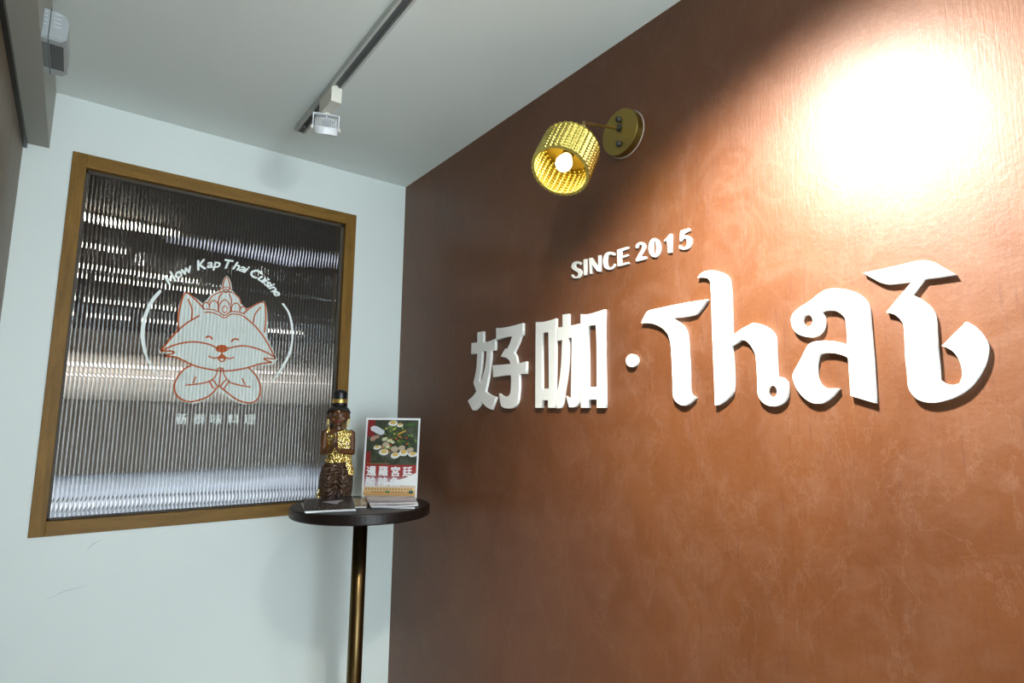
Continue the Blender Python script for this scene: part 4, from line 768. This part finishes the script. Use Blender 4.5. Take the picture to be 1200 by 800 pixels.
# head
ellipsoid(bm, V(161, -4, 205), (62*U, 62*U, 64*U), u=32, v=20)
ellipsoid(bm, V(160, -16, 228), (50*U, 46*U, 40*U), u=28, v=16)
ellipsoid(bm, V(159, -40, 256), (19*U, 16*U, 14*U))                 # chin
for s_ in (-1, 1):
    ellipsoid(bm, V(160+s_*30, -44, 226), (19*U, 15*U, 17*U))       # cheeks
    ellipsoid(bm, V(161+s_*63, 4, 213), (8*U, 12*U, 22*U))          # ears
    ellipsoid(bm, V(160+s_*25, -58, 192), (15*U, 6*U, 5*U))         # brow ridges
tube(bm, [V(160, -60, 190), V(160, -68, 205), V(160, -76, 217)], [5*U, 6*U, 8*U], 12)    # nose
ellipsoid(bm, V(160, -70, 219), (11*U, 8*U, 6*U))
ellipsoid(bm, V(160, -62, 238), (14*U, 7*U, 4*U)); ellipsoid(bm, V(160, -60, 244), (11*U, 6*U, 4*U))
# arms
for s_ in (-1, 1):
    c0 = 165
    sh = V(c0+s_*80, 6, 318); el = V(c0+s_*86 + (0 if s_ < 0 else 2), -24, 432); wr = V(c0-15+s_*17, -84, 416)
    tube(bm, [V(c0+s_*62, 6, 306), sh, sh.lerp(el, .35), sh.lerp(el, .7), el], [22*U, 25*U, 23*U, 20*U, 18*U], 18)
    ellipsoid(bm, el, (19*U, 20*U, 18*U)); ellipsoid(bm, sh, (24*U, 26*U, 24*U))
    tube(bm, [el, el.lerp(wr, .3), el.lerp(wr, .7), wr], [19*U, 20*U, 15*U, 12*U], 16)
    # palm and five fingers
    hx = 150+s_*8
    tube(bm, [wr, V(hx+s_*3, -90, 396), V(hx+s_*1, -92, 370)], [11*U, 10*U, 8*U], 12)
    ellipsoid(bm, V(hx+s_*2, -90, 388), (8*U, 19*U, 30*U))
    for j_, (dy, top, r_) in enumerate(((-16, 334, 5.2), (-6, 318, 5.6), (5, 322, 5.4), (15, 338, 4.8))):
        tube(bm, [V(hx, -90+dy, 380), V(hx, -91+dy*.9, (380+top)/2), V(hx-s_*2, -91+dy*.75, top)], [r_*U, r_*U, r_*.75*U], 10)
        ellipsoid(bm, V(hx-s_*2, -91+dy*.75, top), (r_*.76*U, r_*.76*U, r_*.9*U), u=10, v=8)
    tube(bm, [V(hx+s_*4, -80, 404), V(hx+s_*6, -102, 386), V(hx+s_*4, -110, 368)], [6.5*U, 6*U, 4.5*U], 10)
# lower body core and feet behind
ellipsoid(bm, V(164, 6, 590), (88*U, 66*U, 100*U)); 
for s_ in (-1, 1):
    tube(bm, [V(165+s_*44, -30, 660), V(165+s_*46, 40, 672), V(165+s_*50, 92, 690)], [34*U, 28*U, 16*U], 14)
body = obj('body', bm, M_SKIN, fig)
rm = body.modifiers.new('fuse', 'REMESH'); rm.mode = 'VOXEL'; rm.voxel_size = .0013; rm.use_smooth_shade = True
sm_ = body.modifiers.new('soften', 'SMOOTH'); sm_.factor = .5; sm_.iterations = 2
# skirt with the two knees
bm = bmesh.new(); n = 56; zs = [488, 494, 510, 540, 575, 610, 645, 675, 698, 712, 715]
W = [58, 66, 82, 96, 101, 103, 103, 100, 96, 92, 84]; Dp = [44, 50, 58, 68, 76, 82, 84, 84, 82, 80, 76]
rings = []
for z_, w, d in zip(zs, W, Dp):
    rg = []
    for k_ in range(n):
        a = 2*PI*k_/n; x = math.cos(a)*w; y = math.sin(a)*d
        if math.sin(a) < 0:
            f = min(1, max(0, (z_-500)/60))
            for s_ in (-1, 1): y -= f*24*math.exp(-((x-s_*44)/26)**2)*(1 if z_ < 690 else .8)
            y += f*20*math.exp(-(x/11)**2)
        else: y *= 1+.35*min(1, max(0, (z_-560)/80))
        rg.append(bm.verts.new((x*U, (y+2)*U, Z(z_))))
    rings.append(rg)
for a, b in zip(rings, rings[1:]):
    for k_ in range(n): bm.faces.new((a[k_], b[k_], b[(k_+1) % n], a[(k_+1) % n]))
bm.faces.new(rings[0]); bm.faces.new(rings[-1][::-1])
sk = obj('skirt', bm, M_SKIRT, fig, True); ss = sk.modifiers.new('s', 'SUBSURF'); ss.levels = ss.render_levels = 2
# one-shouldered gold bodice
bm = bmesh.new(); n = 72; zs = list(range(496, 287, -4)); g = {}
def covered(p, z_):
    x = p.x/U    # wearer's bare shoulder at image left
    if z_ > 324: return True
    lim = 324 - (x+38)*.5 if x > -38 else 326
    return z_ > lim and x > -60 or (z_ > 292 and x > 34)
for i_, z_ in enumerate(zs):
    for k_ in range(n): g[i_, k_] = ring_pt(z_, 2*PI*k_/n, 1.0, 4.5)
vv = {}
def gv(i_, k_):
    if (i_, k_) not in vv: vv[i_, k_] = bm.verts.new(g[i_, k_])
    return vv[i_, k_]
for i_ in range(len(zs)-1):
    for k_ in range(n):
        k2 = (k_+1) % n; cc = (g[i_, k_]+g[i_+1, k2])/2
        if covered(cc, zs[i_]): bm.faces.new((gv(i_, k_), gv(i_, k2), gv(i_+1, k2), gv(i_+1, k_)))
bd = obj('bodice', bm, M_LEAF, fig, True); so = bd.modifiers.new('t', 'SOLIDIFY'); so.thickness = 3*U; so.offset = 1
# belt and hanging sash end
def strip(name, pts, th, m, par=fig):
    bm = bmesh.new(); L = []
    for (a, b) in pts:
        a = Vector(a); b = Vector(b); L.append([bm.verts.new(q_) for q_ in (a, a.lerp(b, .33)+Vector((0, -3*U, 0)), a.lerp(b, .66)+Vector((0, -3*U, 0)), b)])
    for a, b in zip(L, L[1:]):
        for i_ in range(3): bm.faces.new((a[i_], a[i_+1], b[i_+1], b[i_]))
    o = obj(name, bm, m, par, True); s1 = o.modifiers.new('t', 'SOLIDIFY'); s1.thickness = th; s1.offset = 0
    s2 = o.modifiers.new('s', 'SUBSURF'); s2.levels = s2.render_levels = 2; return o
strip('sash', [(V(208, -48, 425), V(250, -18, 410)), (V(205, -60, 455), V(252, -30, 450)), (V(212, -72, 490), V(256, -40, 486)), (V(222, -84, 520), V(262, -54, 514)), (V(234, -88, 552), V(270, -60, 545)), (V(240, -86, 572), V(274, -60, 566))], 5*U, M_LEAF)
strip('sash', [(V(206, -34, 290), V(232, -22, 296)), (V(200, -52, 320), V(236, -34, 322)), (V(196, -58, 350), V(240, -34, 352)), (V(198, -56, 385), V(244, -30, 385)), (V(202, -52, 425), V(246, -28, 422))], 4*U, M_LEAF)
bm = bmesh.new()
for k_ in range(14):
    a = 2*PI*k_/14; ellipsoid(bm, (0+math.cos(a)*66*U, math.sin(a)*52*U, Z(484)), (9*U, 8*U, 10*U), u=10, v=8)
o = obj('belt_beads', bm, M_LEAF, fig, True); o['kind'] = 'stuff'
# hair
bm = bmesh.new()
ellipsoid(bm, V(161, 8, 184), (71*U, 68*U, 50*U), u=40, v=24)
for v_ in list(bm.verts):
    c_ = v_.co; front = -c_.y/U; xx = (c_.x-X(161))/U; low = 176 - 7*math.cos(xx/60*PI) if front > 20 else 262
    low = 186 - 22*math.exp(-(xx/20)**2)*0 - 26*(1-(xx/70)**2) if front > 8 else 236
    if c_.z < Z(low): v_.co.z = Z(low)
hair = obj('hair', bm, M_COMB, fig, True)
bm = bmesh.new(); tube(bm, [V(161+67*math.cos(a), 8+ -66*math.sin(a)*1.0, 184-20*math.sin(a)) for a in [PI*i_/16 for i_ in range(17)]], [7*U]*17, 10); obj('hair_roll', bm, M_COMB, fig, True)
bm = bmesh.new(); lathe(bm, [(47*U, Z(146)), (44*U, Z(126)), (42*U, Z(110)), (43*U, Z(90)), (45*U, Z(72)), (43*U, Z(56)), (34*U, Z(45)), (18*U, Z(39)), (0, Z(38))], Matrix.Translation((X(165), 8*U, 0)), 36); obj('topknot', bm, M_HAIR, fig, True)
bm = bmesh.new(); lathe(bm, [(44*U, Z(124)), (50*U, Z(123)), (50*U, Z(119)), (47.5*U, Z(116)), (47.5*U, Z(107)), (50*U, Z(104)), (50*U, Z(100)), (44*U, Z(99))], Matrix.Translation((X(165), 8*U, 0)), 40, False); obj('hair_band', bm, M_GOLDP, fig, True)
# face paint and jewellery
M_EYE = mat('painted_eye', (.16, .12, .10), .4); M_LINE = mat('painted_line', (.006, .004, .004), .4); M_LIP = mat('painted_lip', (.20, .025, .018), .35)
for s_ in (-1, 1):
    bm = bmesh.new(); ellipsoid(bm, V(160+s_*25, -60.5, 202), (14*U, 3.5*U, 3.6*U), Matrix.Rotation(s_*.10, 3, 'Y'), 16, 8); obj('eye', bm, M_EYE, fig, True)
    bm = bmesh.new(); ellipsoid(bm, V(160+s_*24, -63.4, 202), (4.2*U, 1.8*U, 3.4*U), None, 12, 8); obj('pupil', bm, M_LINE, fig, True)
    bm = bmesh.new(); tube(bm, [V(160+s_*(11+i_*6.4), -62.6+i_*1.4+abs(i_-2.2)*.3, 199-[0, 2.6, 3.6, 2.6, -1][i_]) for i_ in range(5)], 1.7*U, 8); obj('eyelid', bm, M_LINE, fig, True)
    bm = bmesh.new(); tube(bm, [V(160+s_*(8+i_*8), -65.5+i_*i_*.95, 190-[0, 7, 10, 9, 3][i_]) for i_ in range(5)], 2.0*U, 8); obj('eyebrow', bm, M_LINE, fig, True)
    bm = bmesh.new(); ellipsoid(bm, V(161+s_*62, -10, 232), (8*U, 5*U, 9*U)); ellipsoid(bm, V(161+s_*61, -10, 250), (6*U, 5*U, 12*U)); ellipsoid(bm, V(161+s_*61, -10, 268), (5*U, 4*U, 8*U))
    obj('earring', bm, M_GOLDP, fig, True)
bm = bmesh.new(); ellipsoid(bm, V(160, -66.5, 240), (13.5*U, 3.6*U, 3.2*U)); ellipsoid(bm, V(160, -65, 245), (9*U, 3.4*U, 3*U)); obj('lips', bm, M_LIP, fig, True)
bm = bmesh.new(); ellipsoid(bm, V(160, -62, 176), (5*U, 2.5*U, 4*U)); obj('forehead_mark', bm, M_LEAF, fig, True)
bm = bmesh.new()
for dx, dz in ((104, 300), (100, 290), (108, 282), (98, 306), (112, 296), (104, 272)): ellipsoid(bm, V(dx, -34, dz), (7*U, 5*U, 8*U), u=10, v=8)
obj('shoulder_ornament', bm, M_LEAF, fig, True)
bm = bmesh.new()
for dz, r_ in ((706, 13), (688, 12), (672, 10), (660, 7)): ellipsoid(bm, V(62, -30, dz), (r_*U, r_*U, 10*U), u=14, v=10)
obj('foot_ornament', bm, M_LEAF, fig, True)

# flat print made of many tiny touching patches counts as one stuff part
for o in bpy.data.objects:
    if o.type == 'MESH' and (o.name.split('.')[0].endswith('_print') or o.name.split('.')[0] in ('red_corner', 'outline_film')) and o.parent: o['kind'] = 'stuff'
